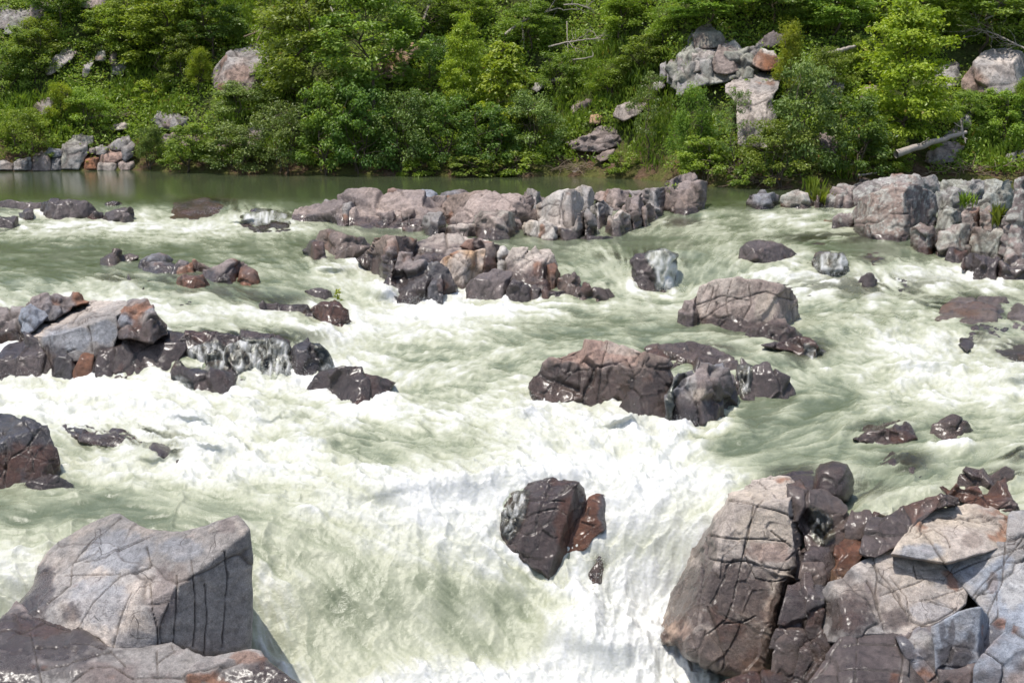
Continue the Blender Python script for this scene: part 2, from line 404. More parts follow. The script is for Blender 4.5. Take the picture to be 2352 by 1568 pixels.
def build_water():
    Y0 = Yw(WUg, WVg)
    P = at(WUg, WVg, Y0)
    # angle field on a coarse lattice
    cu = np.arange(WU0, WU1 + 40, 20.); cv = np.arange(WV0, WV1 + 40, 14.)
    A = flow_angle(*np.meshgrid(cu, cv))
    C2, S2 = np.cos(2 * A), np.sin(2 * A)
    gy, gx = (WVg - WV0) / 14, (WUg - WU0) / 20
    ang = np.arctan2(bil(S2, gy, gx), bil(C2, gy, gx)) / 2
    ang = np.where(ang < -1.25, ang + math.pi, ang)
    # gentle wander of the direction
    wob = fbm(np.stack([P[..., 0] * 1.1, P[..., 1] * 1.1, np.zeros_like(Y0)], -1), 3, 5)
    ang = ang + wob * .55 * sstep(395, 520, WVg)
    sc = np.clip(16 / Y0, .3, 1.2)
    r = np.random.RandomState(3)
    t1 = r.rand(*Y0.shape).astype(np.float32)
    nearf = sstep(900, 1250, WVg)
    L1 = lic(blur(t1, 1, 1), ang, (4.0 + 2.5 * nearf) * sc, 12)
    L2 = lic(blur(r.rand(*Y0.shape).astype(np.float32), 4, 2), ang, 7.0 * sc, 13)
    L3 = lic(blur(r.rand(*Y0.shape).astype(np.float32), 11, 2), ang, 9.0 * sc, 16)
    pw = np.stack([P[..., 0], P[..., 1], np.zeros_like(Y0)], -1)
    # the same pattern drawn coarser with distance
    pf = np.stack([P[..., 0] * 22 / Y0, 22 * np.log(Y0 / 17.), np.zeros_like(Y0)], -1)
    wu_ = fbm(pf * .8 + 8.8, 3, 71); wv_ = fbm(pf * .8 + 18.8, 3, 72)
    F0 = bil(FG, (WVg + 22 * wv_ * np.clip(16 / Y0, .3, 1) - 360) / 4, (WUg + 75 * wu_ * np.clip(20 / Y0, .5, 1) + 620) / 8)
    F0 = np.where(WVg < 470, bil(FG, (WVg - 360) / 4, (WUg + 620) / 8), F0)
    # drag the large cloudy pattern along the flow
    n1 = lic((fbm(pf * 2.2 + 4.3, 5, 21, .6)).astype(np.float32), ang, 6 * sc, 7)
    n2 = fbm(pf * 6.5 + 1.3, 4, 33)
    def lace(k, sd): return np.clip(1 - np.abs(fbm(pf * k + np.stack([wu_, wv_, wu_ * 0], -1) * .5, 3, sd)) * 3.4, 0, 1) ** 2
    W1 = lic(lace(1.9, 81).astype(np.float32), ang, 5 * sc, 5); W2 = lic(lace(5.2, 82).astype(np.float32), ang, (3.5 + 4 * nearf) * sc, 5); W3 = lic(lace(12., 83).astype(np.float32), ang, (2.5 + 4 * nearf) * sc, 3)
    mid = (.27 + 3.0 * F0 * (1 - F0)) * (1 - .28 * nearf)
    # the long green tongue of the chute and the white boil it ends in
    tp = np.array([(600, 1150), (760, 1225), (900, 1285), (1030, 1320), (1150, 1370), (1235, 1425), (1268, 1475), (1225, 1525), (1080, 1500), (960, 1510), (820, 1560), (740, 1590), (690, 1500), (670, 1350)], float)
    TG = blur(inside(roughen(tp, 14, 3), WUg, WVg).astype(float), 9, 2)
    bp = np.array([(1280, 1440), (1330, 1370), (1420, 1340), (1500, 1300), (1560, 1360), (1520, 1450), (1600, 1520), (1640, 1760), (700, 1760), (850, 1570), (1000, 1520), (1120, 1515), (1230, 1540)], float)
    BO = blur(inside(roughen(bp, 16, 4), WUg, WVg).astype(float), 7, 2)
    F0 = F0 * (1 - TG) + .50 * TG
    F0 = np.maximum(F0, .97 * BO)
    F0 = np.maximum(F0, .80 * np.exp(-((WUg - 605) / 45) ** 2) * sstep(1230, 1330, WVg))  # foam added beside the near left rock to whiten its cast shadow
    fin = (.6 + .4 * sstep(.35, .75, F0)) * (1 - .55 * TG)
    f = F0 * .92 - .02 + mid * ((.024 + .022 * TG) * L1 + (.026 + .035 * TG) * L2 + (.026 + .04 * TG) * L3 + .075 * n1 + fin * (.05 * n2 + .06 * W1 + .066 * W2 + .045 * W3))
    f = np.where((f < .17) & (F0 > .2), .17 - (.17 - f) * .45, f)
    # broken white water heaped against the stones
    coll = np.zeros_like(Y0)
    for poly, yb in ROCKPOLY:
        k = 13 * np.clip(17 / yb, .35, 1.1)
        a0, a1 = np.searchsorted(wu, [poly[:, 0].min() - 3 * k, poly[:, 0].max() + 3 * k]); c0, c1 = np.searchsorted(wv, [poly[:, 1].min() - k, poly[:, 1].max() + 3 * k])
        if a1 - a0 < 2 or c1 - c0 < 2: continue
        su, sv = WUg[c0:c1:2, a0:a1:2], WVg[c0:c1:2, a0:a1:2]
        dd_, _ = seg_dist(np.stack([su.ravel(), sv.ravel() * 1.0], -1), poly)
        low = sstep(poly[:, 1].min() + .3 * np.ptp(poly[:, 1]), poly[:, 1].max(), sv)
        g = (np.exp(-(dd_ / k) ** 2).reshape(su.shape)) * low
        g = np.repeat(np.repeat(g, 2, 0), 2, 1)[:c1 - c0, :a1 - a0]
        coll[c0:c1, a0:a1] = np.maximum(coll[c0:c1, a0:a1], g)
    coll = coll * sstep(.18, .5, F0) * np.clip(.55 + .9 * n2 + .3 * W1, 0, 1)
    f = f + .42 * coll
    f = f * sstep(452, 470, WVg + 6 * n2)
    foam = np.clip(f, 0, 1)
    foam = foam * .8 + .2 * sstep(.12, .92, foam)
    # relief: boiling lumps where it is white, drawn-out ridges elsewhere
    rough = sstep(448, 500, WVg)
    b1 = 1 - np.abs(fbm(pw * 3.2 + 3.1, 4, 50)) * 2.4
    b2 = 1 - np.abs(fbm(pw * 9.0 + 7.1, 3, 60)) * 2.4
    dz = rough * (1 - .6 * TG) * (.018 * n1 + .010 * L3 + .045 * (lace(1.05, 91) - .3) + .006 * L2 + .002 * L1 + .009 * W1 + .004 * W2 + .0012 * W3) * (.5 + .9 * F0)
    dz = dz + rough * F0 ** 1.6 * (.065 * (b1 - .4) + .016 * (b2 - .4))
    dz = dz + .05 * coll * np.clip(.5 + n2, 0, 1)
    P[..., 2] += dz * np.clip(20 / Y0, .55, 1.05)
    thin = np.zeros_like(Y0); brown = np.zeros_like(Y0)
    for (a, b, c, d, e) in THIN:
        g = np.exp(-(((WUg - a) / c) ** 2 + ((WVg - b) / d) ** 2) ** 1.5)
        thin = np.maximum(thin, e * g)
        brown = np.maximum(brown, .5 * g)
    streak = sstep(-.3, 1.2, .6 * L1 + .7 * L2 + .3 * n2)
    thin = thin * (1 - streak)
    foam = np.where(thin > 0, foam * (1 - np.minimum(thin * .8, 1)), foam)
    brown = brown * (1 - foam) * (1 - streak)
    global WSURF
    WSURF = (P.copy(), foam.copy(), F0.copy())
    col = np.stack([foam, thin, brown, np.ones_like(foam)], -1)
    H, W_ = Y0.shape
    idx = np.arange(H * W_).reshape(H, W_)
    fq = np.stack([idx[1:, :-1], idx[1:, 1:], idx[:-1, 1:], idx[:-1, :-1]], -1).reshape(-1, 4)
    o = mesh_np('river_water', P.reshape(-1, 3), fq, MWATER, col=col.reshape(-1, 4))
    tag(o, 'green and white rushing river water around the rocks', 'water', kind='structure')
    return o
# ------------------------------------------------------------------ stone
TONE = {'pink': (0.291, 0.231, 0.202), 'grey': (0.281, 0.259, 0.243), 'blue': (0.254, 0.273, 0.31), 'pale': (0.421, 0.361, 0.313), 'cream': (0.469, 0.397, 0.321), 'dark': (.175, .142, .135),
        'brown': (0.222, 0.168, 0.139), 'rust': (.26, .112, .056), 'orange': (0.387, 0.24, 0.131), 'lich': (0.26, 0.257, 0.211), 'mauve': (0.208, 0.17, 0.158), 'slate': (0.17, 0.17, 0.183), 'black': (.05, .042, .04), 'rose': (0.334, 0.223, 0.18), 'white': (0.456, 0.423, 0.384)}

def seg_dist(pts, poly, closed=True):
    """distance and nearest point from pts (n,2) to a polyline"""
    best = np.full(len(pts), 1e9); near = np.zeros((len(pts), 2))
    m = len(poly)
    for i in range(m if closed else m - 1):
        a = poly[i]; b = poly[(i + 1) % m]; d = b - a
        L2 = (d * d).sum() + 1e-9
        t = np.clip(((pts - a) @ d) / L2, 0, 1)
        q = a + t[:, None] * d
        e = ((pts - q) ** 2).sum(1)
        k = e < best
        best[k] = e[k]; near[k] = q[k]
    return np.sqrt(best), near

def roughen(poly, amp, seed, cell=9.):
    out = []; n = len(poly); s = 0.
    for i in range(n):
        a = poly[i]; b = poly[(i + 1) % n]; d = b - a; L = np.hypot(*d)
        k = max(1, int(L / cell))
        nrm = np.array([-d[1], d[0]]) / (L + 1e-9)
        for j in range(k):
            t = j / k
            w = min(1, L / 40) * (math.sin(math.pi * t) ** .5 if t > 0 else .0)
            q = a + d * t
            e = vnoise(np.array([[q[0] / 26., q[1] / 26., seed * 3.1]]))[0] * .7 + vnoise(np.array([[q[0] / 9., q[1] / 9., seed * 1.7]]))[0] * .45
            out.append(q + nrm * amp * e * (.35 + .65 * w))
    return np.array(out)

def voro(P, size, seed, aniso=(1, 1, 1)):
    """cellular split of space: border distance, cell id, second id, vector to the cell centre"""
    r = np.random.RandomState(seed)
    a, b = r.uniform(-.5, .5), r.uniform(-.35, .35)
    Rz = np.array([[math.cos(a), -math.sin(a), 0], [math.sin(a), math.cos(a), 0], [0, 0, 1]])
    Ry = np.array([[math.cos(b), 0, math.sin(b)], [0, 1, 0], [-math.sin(b), 0, math.cos(b)]])
    Q = (P @ (Rz @ Ry)) / (size * np.array(aniso)) + seed * 7.31
    f = np.floor(Q).astype(np.int64)
    n = len(Q)
    d1 = np.full(n, 1e9); d2 = np.full(n, 1e9); s1 = np.zeros((n, 3)); s2 = np.zeros((n, 3)); i1 = np.zeros(n, np.int64); i2 = np.zeros(n, np.int64)
    for dx in (-1, 0, 1):
        for dy in (-1, 0, 1):
            for dz in (-1, 0, 1):
                c = f + np.array([dx, dy, dz])
                h = [_h(c[:, 0], c[:, 1], c[:, 2], k) / 4294967296. for k in (1, 2, 3)]
                s = c + .1 + .8 * np.stack(h, -1)
                e = ((Q - s) ** 2).sum(1)
                hid = _h(c[:, 0], c[:, 1], c[:, 2], 9)
                k = e < d1
                k2 = (~k) & (e < d2)
                d2 = np.where(k, d1, np.where(k2, e, d2)); s2 = np.where(k[:, None], s1, np.where(k2[:, None], s, s2)); i2 = np.where(k, i1, np.where(k2, hid, i2))
                d1 = np.where(k, e, d1); s1 = np.where(k[:, None], s, s1); i1 = np.where(k, hid, i1)
    bd = (d2 - d1) / (2 * np.sqrt(((s2 - s1) ** 2).sum(1)) + 1e-9) * size
    return bd, i1, i2, (Q - s1) * size

def rnd_id(i, k):
    return _h(i & 0xffff, i >> 16, np.full_like(i, k), 77) / 4294967296.

ROCKSEED = [100]
ROCKPOLY = []
MVEIL = None

def block(name, pan, outline, c=('pink', 'grey'), Y=None, bv=None, lean=.5, pl=(), nodef=False, top=.35, T=None, rnd=.28, fr=(.55, .06, .03), fr2=(.2, .014, .01),
          rough=2.5, step=2.6, sub=None, hump=0., cracks=(), cw=(1.6, .03), paint=(), wet=None, wb=.28, ext=16, rust=.12, parent=None, k=.014, bulge=0, water=True, seed=None, aniso=(1, 1, 1.35), humpz=-.015, label=None, noise=1., veil=(), dY=0., lich=0., side=.75):
    """one stone: its outline, its distance, its faces; returns a closed solid"""
    if seed is None:
        ROCKSEED[0] += 1; seed = ROCKSEED[0]
    r = np.random.RandomState(seed)
    poly = pp(pan, outline) if isinstance(outline, str) else np.asarray(outline, float)
    sc = PAN[pan][2]
    kid = parent is not None
    if kid and rnd == .28: rnd = .13
    ins_ = .13 if kid else .24
    vmin, vmax = poly[:, 1].min(), poly[:, 1].max(); u0, u1 = poly[:, 0].min(), poly[:, 0].max()
    hgt = vmax - vmin; uc = (u0 + u1) / 2
    vb0 = vmax if bv is None else bv
    cols = np.linspace(u0, u1, 60)
    # lower edge of the outline column by column
    low = []
    for x in cols:
        ys = []
        for i in range(len(poly)):
            a, b = poly[i], poly[(i + 1) % len(poly)]
            if (a[0] - x) * (b[0] - x) <= 0 and abs(a[0] - b[0]) > 1e-6:
                ys.append(a[1] + (b[1] - a[1]) * (x - a[0]) / (b[0] - a[0]))
        low.append(max(ys) if ys else vmax)
    low = np.maximum(np.array(low), vmax - .30 * hgt)
    low = np.convolve(np.pad(low, 6, mode='edge'), np.ones(13) / 13, 'valid')
    if water and ext:
        poly = poly.copy()
        poly[:, 1] += ext * sstep(vmin + .55 * hgt, vmax - .05 * hgt, poly[:, 1])
    if kid:   # neighbouring blocks of one outcrop touch
        cen = poly.mean(0); dv = poly - cen; ln = np.linalg.norm(dv, axis=1, keepdims=True)
        poly = poly + dv / (ln + 1e-6) * 2.2
    pr = roughen(poly, rough, seed)
    if water and sub is None: ROCKPOLY.append((pr, float(Yw((u0 + u1) / 2, vb0))))
    st = step
    nu = int((pr[:, 0].max() - pr[:, 0].min()) / st) + 5; nv = int((pr[:, 1].max() - pr[:, 1].min()) / st) + 5
    gu = pr[:, 0].min() - 2 * st + st * np.arange(nu); gv = pr[:, 1].min() - 2 * st + st * np.arange(nv)
    U, V = np.meshgrid(gu, gv)
    ins = inside(pr, U, V)
    pts = np.stack([U.ravel(), V.ravel()], -1)
    dist, near = seg_dist(pts, pr)
    dist = dist.reshape(U.shape); near = near.reshape(*U.shape, 2)
    nb = np.zeros_like(ins)
    for a, b in ((0, 1), (0, -1), (1, 0), (-1, 0), (1, 1), (1, -1), (-1, 1), (-1, -1)):
        nb |= np.roll(np.roll(ins, a, 0), b, 1)
    ring = nb & ~ins
    U = np.where(ring, near[..., 0], U); V = np.where(ring, near[..., 1], V)
    sd = np.where(ins, dist, 0.)
    # ---- distance of the front
    if sub is not None:
        D = Yw(U, V) + sub - .3 * hump * np.clip(sd / (.5 * min(hgt, (u1 - u0))) , 0, 1)
        Yb = float(Yw(uc, vmax)); zwl = float(zw(uc, (vmin + vmax) / 2))
    else:
        if Y is not None:
            Yb = Y; base = np.full(U.shape, float(Y)); vbu = np.full(U.shape, vb0)
        else:
            lowu = low + (vb0 - vmax)
            yl = Yw(cols, lowu)
            base = np.interp(U.ravel(), cols, yl).reshape(U.shape); vbu = np.interp(U.ravel(), cols, lowu).reshape(U.shape)
            Yb = float(Yw(uc, vb0))
        base = base + dY; Yb += dY
        zwl = float(zw(uc, vb0)) if water else float(at(uc, vb0, Yb)[2])
        B = base + np.maximum(vbu - V, -60) * Yb / FPX * lean
        planes = [B]
        d = ray(U, V)
        def add(u, v, off, n, dep=None):
            n = np.array(n, float); n /= np.linalg.norm(n)
            bb = float(Yb + (vb0 - v) * Yb / FPX * lean) + off if dep is None else dep
            p = at(u, v, bb) - np.array([0, 0, CAMZ])
            den = d @ n
            t = (p @ n) / np.where(den < -.03, den, -.03)
            planes.append(np.where(den < -.03, t * d[..., 1], B + (t * d[..., 1] > 0) * 0 - 9 if False else np.minimum(t * d[..., 1], B + 6)))
        if not nodef:
            j = lambda q: r.uniform(-q, q)
            add(uc + j(.15) * (u1 - u0), vmin + top * hgt, 0, (j(.2), -.32, .94))
            add(u0 + (ins_ + j(.06)) * (u1 - u0), (vmin + vmax) / 2, 0, (-side, -.62, .32 + j(.12)))
            add(u1 - (ins_ + j(.06)) * (u1 - u0), (vmin + vmax) / 2, 0, (side, -.62, .3 + j(.12)))
            add(uc + j(.2) * (u1 - u0), vmin + .6 * hgt, -.02 * hgt * Yb / FPX, (j(.45), -.75, .5 + j(.2)))
        for q in pl:
            if len(q) == 6:
                uv = np.array(q[:2], float) * sc + np.array(PAN[pan][:2])
                add(uv[0], uv[1], q[2], q[3:])
            else:   # three measured corners (u, v, metres behind the base)
                a = [at(x * sc + PAN[pan][0], y * sc + PAN[pan][1], Yb + e) for x, y, e in q]
                n = np.cross(a[1] - a[0], a[2] - a[0])
                if n[1] > 0: n = -n
                add(q[0][0] * sc + PAN[pan][0], q[0][1] * sc + PAN[pan][1], 0, n, dep=Yb + q[0][2])
        S = np.stack(planes, 0); mx = S.max(0)
        D = mx + k * np.log(np.exp(np.clip((S - mx) / k, -30, 0)).sum(0))
        if bulge:
            D = D - bulge * np.sqrt(np.clip(sd / (.5 * min(hgt, u1 - u0)), 0, 1))
    # rounded-off rim
    Rr = max(2.2, rnd * .22 * min(hgt, u1 - u0))
    q = np.clip(1 - sd / Rr, 0, 1)
    D = D + (1 - np.sqrt(np.clip(1 - q * q, 0, 1))) * Rr * Yb / FPX * 1.3
    P = at(U, V, D)
    if sub is not None: P[..., 2] += humpz * np.sqrt(np.clip(sd / (.45 * hgt), 0, 1)) - .02
    # surface direction
    gx = np.gradient(P, axis=1); gy = np.gradient(P, axis=0)
    nr = np.cross(gy, gx)
    nr /= np.linalg.norm(nr, axis=-1, keepdims=True) + 1e-12
    dd = ray(U, V); flip = (nr * dd).sum(-1) > 0
    nr = np.where(flip[..., None], -nr, nr)
    for ax in (0, 1, 2): nr[..., ax] = blur(nr[..., ax], 2, 1)
    nr /= np.linalg.norm(nr, axis=-1, keepdims=True) + 1e-12
    Pf = P.reshape(-1, 3)
    S_ = Yb / 16.
    warp = np.stack([fbm(Pf * 1.6 / S_ ** .5 + 3 * i, 3, seed + i) for i in range(3)], -1)
    h = np.zeros(len(Pf)); crack = np.zeros(len(Pf)); tint = np.zeros(len(Pf)); rid = np.zeros(len(Pf))
    for (lv, spec) in enumerate((fr, fr2)):
        if not spec or spec[0] <= 0: continue
        size, amp, cd = spec
        bd, i1, i2, q3 = voro(Pf + warp * size * .22, size, seed + 31 * lv, aniso)
        tv = np.stack([rnd_id(i1, 5) - .5, rnd_id(i1, 6) - .5, rnd_id(i1, 7) - .5], -1)
        off = amp * ((rnd_id(i1, 1) - .5) * 1.1 + (tv * q3).sum(1) / size * 3.3)
        # the step between neighbours is a clean break a few centimetres wide
        off = off * (.25 + .75 * sstep(0, (.014 if lv else .03) * S_ ** .5, bd))
        h += off
        pair = rnd_id((i1 ^ i2) & 0xffffffff, 3)
        pw = np.where(pair > (.5 if lv == 0 else .7), .2 + pair * .8, .0)
        g = np.exp(-(bd / (.0065 * S_ ** 2 + .004 * (lv == 0))) ** 2) * pw
        h -= cd * g * (.8 if S_ > 1.3 else 1.)
        crack = np.maximum(crack, g * (.9 if lv == 0 else .7))
        tint += (rnd_id(i1, 2) - .5) * (.42 if lv == 0 else .16)
        if lv == 0: rid = rnd_id(i1, 8)
    for cr in cracks:
        cp = roughen(pp(pan, cr), 1.6, seed + 5, 5.)[:-1] if isinstance(cr, str) else cr
        # the roughened path closes on itself: keep only the run up to the last corner
        last = pp(pan, cr)[-1]; e = np.argmin(((cp - last) ** 2).sum(1)); cp = cp[:max(e + 1, 2)]
        dc, _ = seg_dist(np.stack([U.ravel(), V.ravel()], -1), cp, False)
        wv_ = cw[0] * (.75 + .5 * (fbm(Pf * 5, 2, seed + 9)))
        g = np.exp(-(dc / np.maximum(wv_, .7)) ** 2)
        h -= cw[1] * g; crack = np.maximum(crack, g * .95)
    nf = fbm(Pf * 2.3 / S_ ** .6, 5, seed + 3, .55); nf2 = fbm(Pf * 9 / S_ ** .5, 4, seed + 8, .6)
    rg = 1 - np.abs(fbm(Pf * 3.7 / S_ ** .6 + 5.5, 4, seed + 12, .55)) * 2.2
    h += noise * (.018 * nf * S_ ** .6 + .008 * nf2 * S_ ** .5 + .014 * (rg - .5) * S_ ** .5)
    if sub is not None: h *= .45
    Pd = Pf + nr.reshape(-1, 3) * h[:, None]
    # ---- colour
    ca, cb = np.array(TONE[c[0]]), np.array(TONE[c[1]])
    n0 = fbm(Pf * 1.5 / S_ ** .7 + 9, 4, seed + 40, .6)
    t = sstep(-.28, .28, n0)[:, None]
    colr = ca * (1 - t) + cb * t
    colr = colr * (1 + tint[:, None] + .22 * nf2[:, None])
    rs_ = sstep(.9 - rust * 1.0, 1.02 - rust * .7, .5 + .75 * fbm(Pf * 2.2 / S_ ** .7 + 3.3, 4, seed + 60)) * .75
    rs_ = np.maximum(rs_, .55 * (rid > 1 - rust * .8) * sstep(-.3, .2, nf))
    colr = colr * (1 - rs_[:, None]) + np.array(TONE['rust']) * rs_[:, None]
    if lich:
        ll = np.maximum(sstep(.12, .34, fbm(Pf * 5.5 / S_ ** .5, 4, seed + 71, .65)) * .8, sstep(.18, .3, fbm(Pf * 15 / S_ ** .5, 3, seed + 72, .6))) * lich
        colr = colr * (1 - ll[:, None]) + np.array((.44, .45, .40)) * ll[:, None]
    ptw = None
    for (tn, pu, pv, ru, rv, sg) in paint:
        du = (U.ravel() - (pu * sc + PAN[pan][0])) / (ru * sc); dv = (V.ravel() - (pv * sc + PAN[pan][1])) / (rv * sc)
        g = sstep(1.25, .75, np.sqrt(du * du + dv * dv) + .45 * nf2 + .35 * nf) * sg
        if tn in ('wet', 'dry'):
            ptw = (ptw or []) + [(tn, g)]
        else:
            colr = colr * (1 - g[:, None]) + np.array(TONE[tn]) * (1 + tint[:, None] * .5 + .2 * nf2[:, None]) * g[:, None]
    colr = colr * (1 - .86 * crack[:, None]) + np.array((.05, .036, .03)) * (.86 * crack[:, None])
    if wet is None:
        zz = Pd[:, 2] - zwl
        w = sstep(wb * 1.25, wb * .75, zz + .30 * wb * nf2 + .55 * wb * nf) if water else np.zeros(len(Pd))
    else:
        w = np.full(len(Pd), float(wet))
        w = np.clip(w + (.3 * nf if 0 < wet < 1 else 0), 0, 1)
    for tn, g in (ptw or []):
        w = np.maximum(w, g) if tn == 'wet' else w * (1 - g)
    cc = np.concatenate([np.clip(colr, .01, .9), w[:, None]], 1)
    # ---- closed solid: front, and a back that follows it
    keep = (ins | ring).ravel()
    idx = -np.ones(len(keep), np.int64); idx[keep] = np.arange(keep.sum())
    I = idx.reshape(U.shape)
    fq = np.stack([I[1:, :-1], I[1:, 1:], I[:-1, 1:], I[:-1, :-1]], -1).reshape(-1, 4)
    fq = fq[(fq >= 0).all(1)]
    front = Pd[keep]
    inn = ins.ravel()[keep]
    dk = dd.reshape(-1, 3)[keep]; dk = dk / np.linalg.norm(dk, axis=1, keepdims=True)
    thick = (T if T is not None else .62 * min((u1 - u0), hgt * 1.6) * Yb / FPX)
    g = np.sqrt(np.clip(sd.ravel()[keep] / (.5 * min(u1 - u0, hgt) + 1e-6), 0, 1))
    back = front + dk * (thick * g)[:, None] + np.array([0, 0, -.12]) * (thick * g)[:, None]
    nfv = len(front)
    bid = np.where(inn, 0, 0); bid = np.arange(nfv); cnt = 0
    bmap = np.arange(nfv); bsel = np.where(inn)[0]; bmap[bsel] = nfv + np.arange(len(bsel))
    bq = bmap[fq][:, ::-1]
    V3 = np.concatenate([front, back[bsel]]); C4 = np.concatenate([cc[keep], cc[keep][bsel]])
    o = mesh_np(name, V3, [fq, bq], MROCK, parent=parent, col=C4, loc=(at(uc, vmax, Yb) if parent is None else np.array(parent.location)))
    if label and parent is not None: o['label'] = label
    # thin sheets of running water over this stone
    for (vp, ddir, dens) in veil:
        vpoly = roughen(pp(pan, vp), 4, seed + 77)
        vin = inside(vpoly, U, V) & ins
        vd, _ = seg_dist(np.stack([U.ravel(), V.ravel()], -1), vpoly)
        vd = np.where(vin.ravel(), vd, 0)
        J = -np.ones(U.size, np.int64); sel = vin.ravel(); J[sel] = np.arange(sel.sum()); J = J.reshape(U.shape)
        vq = np.stack([J[1:, :-1], J[1:, 1:], J[:-1, 1:], J[:-1, :-1]], -1).reshape(-1, 4); vq = vq[(vq >= 0).all(1)]
        if not len(vq): continue
        a = math.atan2(ddir[1], ddir[0])
        al = (U.ravel() * math.cos(a) + V.ravel() * math.sin(a)); ac = (-U.ravel() * math.sin(a) + V.ravel() * math.cos(a))
        wob = 9 * fbm(np.stack([al / 45, ac / 45, al * 0], -1), 3, seed + 5)
        s = .7 * fbm(np.stack([al / 26, (ac + wob) / 6.5, al * 0 + seed], -1), 4, seed + 6, .6) + .75 * fbm(np.stack([al / 13, (ac + wob) / 9, al * 0], -1), 4, seed + 7, .6)
        al_ = np.clip((s * .95 + dens * 1.1 + .06) * sstep(0, 16, vd), 0, 1) * .85
        fo = np.clip(.86 + .4 * s, .65, 1)
        vv = Pd + nr.reshape(-1, 3) * (.018 + .03 * np.clip(s + .3, 0, 1) * sstep(0, 20, vd))[:, None]
        vo = mesh_np('water_veil', vv[sel], vq, MVEIL, col=np.stack([fo, 1 - al_, fo * 0, fo * 0 + 1], -1)[sel])
        tag(vo, 'white water running over stone', 'water', kind='structure')
    return o
MVEIL = MWATER

def outcrop(name, loc_uvY, label, cat, group=None):
    e = empty(name, at(*loc_uvY))
    return tag(e, label, cat, group)
def boulder(label, *a, cat='boulder', name='river_boulder', group=None, **kw):
    o = block(name, *a, **kw)
    return tag(o, label, cat, group or 'rocks standing in the rapids')
# =================================================================== rocks in the river
B_ = block
# ---- upper left ledge
e = outcrop('rock_ledge', (120, 505, 37.3), 'low dark wet rock ledge at the far left where the calm pool spills over', 'rock ledge')
kw = dict(parent=e, wet=.85, c=('mauve', 'dark'), T=1.2)
B_('rock_block', 4, '-60,248 0,243 60,236 150,246 290,240 300,300 290,350 130,330 0,310 -60,310', bv=487, **kw)
B_('rock_block', 4, '285,250 360,228 470,236 560,232 620,262 655,295 690,330 640,345 560,368 480,366 360,376 300,350 270,300', bv=505, **kw)
B_('rock_block', 4, '125,320 225,300 225,370 170,375 140,350', bv=505, **kw)
B_('rock_block', 4, '600,360 650,325 710,330 705,365 640,372', bv=504, **kw)
boulder('dark angular boulder at the right end of the far left ledge', 4, '690,365 720,322 790,300 850,276 895,274 917,330 915,370 870,388 780,382', bv=511, wet=.8, c=('mauve', 'dark'), T=.9)
boulder('small dark rock at the far left edge below the spilling ledge', 4, '-90,345 0,335 80,340 125,350 140,400 110,428 0,424 -90,424', bv=523, wet=.9, c=('mauve', 'dark'), T=.9)
boulder('reddish brown wet rock under the white spill of the pool lip', 4, '1140,310 1195,245 1290,218 1400,214 1500,240 1560,262 1520,300 1380,320 1200,330', sub=.05, hump=.5, wet=1, c=('brown', 'rust'), rust=.3, T=.7, fr=(.5, .05, .03), humpz=.03)
boulder('small dark rock just breaking the lip of the pool', 4, '715,262 780,236 830,243 855,262 800,282 740,280', bv=474, wet=.9, c=('brown', 'dark'), T=.5)
boulder('sunken brown rocks veiled by white water left of the long ridge', 4, '1630,385 1670,310 1780,285 1900,300 1990,320 2020,400 1900,420 1760,410', sub=.0, hump=.3, wet=1, c=('mauve', 'brown'), T=.7, fr=(.5, .12, .04), humpz=.05, veil=[('1630,400 1680,320 1780,300 1900,310 1990,330 2010,420 1760,430', (.1, 1), .75)])

# ---- long upper ridge
e = outcrop('rock_ridge', (1150, 555, 32.0), 'long low ridge of pinkish grey fractured rock below the calm pool', 'rock ridge')
kw = dict(parent=e, T=1.6, rust=.05, wb=.22, noise=1.3)
B_('rock_block', 5, '-333,330 -310,290 -220,270 -120,210 0,203 60,182 220,180 290,200 420,190 620,200 680,215 800,205 700,420 560,450 400,432 0,432 -150,410 -333,392', c=('mauve', 'pink'), bv=526, lean=1.8, fr=(1.0, .14, .07), fr2=(.36, .035, .03), aniso=(1.5, 1, .6), rnd=.12, nodef=True, **kw)
B_('rock_block', 5, '-110,250 0,215 130,205 250,215 230,280 130,300 20,320 -90,330', c=('pink', 'grey'), bv=512, lean=1.6, fr=(.5, .08, .04), dY=.9, **kw)
B_('rock_block', 5, '290,240 330,170 400,155 490,165 520,200 500,290 400,300 310,290', c=('pink', 'mauve'), bv=500, lean=1.2, dY=1.6, **kw)
B_('rock_block', 5, '480,230 520,190 590,168 650,185 672,240 668,315 600,332 540,318 490,290', c=('blue', 'slate'), bv=506, lean=.7, dY=1.2, rnd=1., fr=(.0, 0, 0), label='smooth blue grey boulder', paint=[('blue', 590, 260, 90, 80, .8)], **kw)
B_('rock_block', 5, '660,250 690,190 790,162 860,172 900,200 860,280 760,310 680,300', c=('mauve', 'slate'), bv=502, lean=1.2, dY=1.8, **kw)
B_('rock_block', 5, '395,310 480,298 570,320 560,380 480,440 400,430', c=('pink', 'brown'), bv=524, lean=.8, rust=.25, **{k_: v_ for k_, v_ in kw.items() if k_ != 'rust'})
B_('rock_block', 5, '0,270 90,255 110,350 40,400 10,400', c=('grey', 'mauve'), bv=520, lean=.8, **kw)
B_('rock_block', 5, '230,330 330,300 390,340 380,420 260,430', c=('mauve', 'brown'), bv=525, lean=.8, **kw)
B_('rock_block', 5, '545,440 560,360 620,330 700,350 712,440 690,490 600,495', c=('grey', 'mauve'), bv=544, lean=.5, **kw)
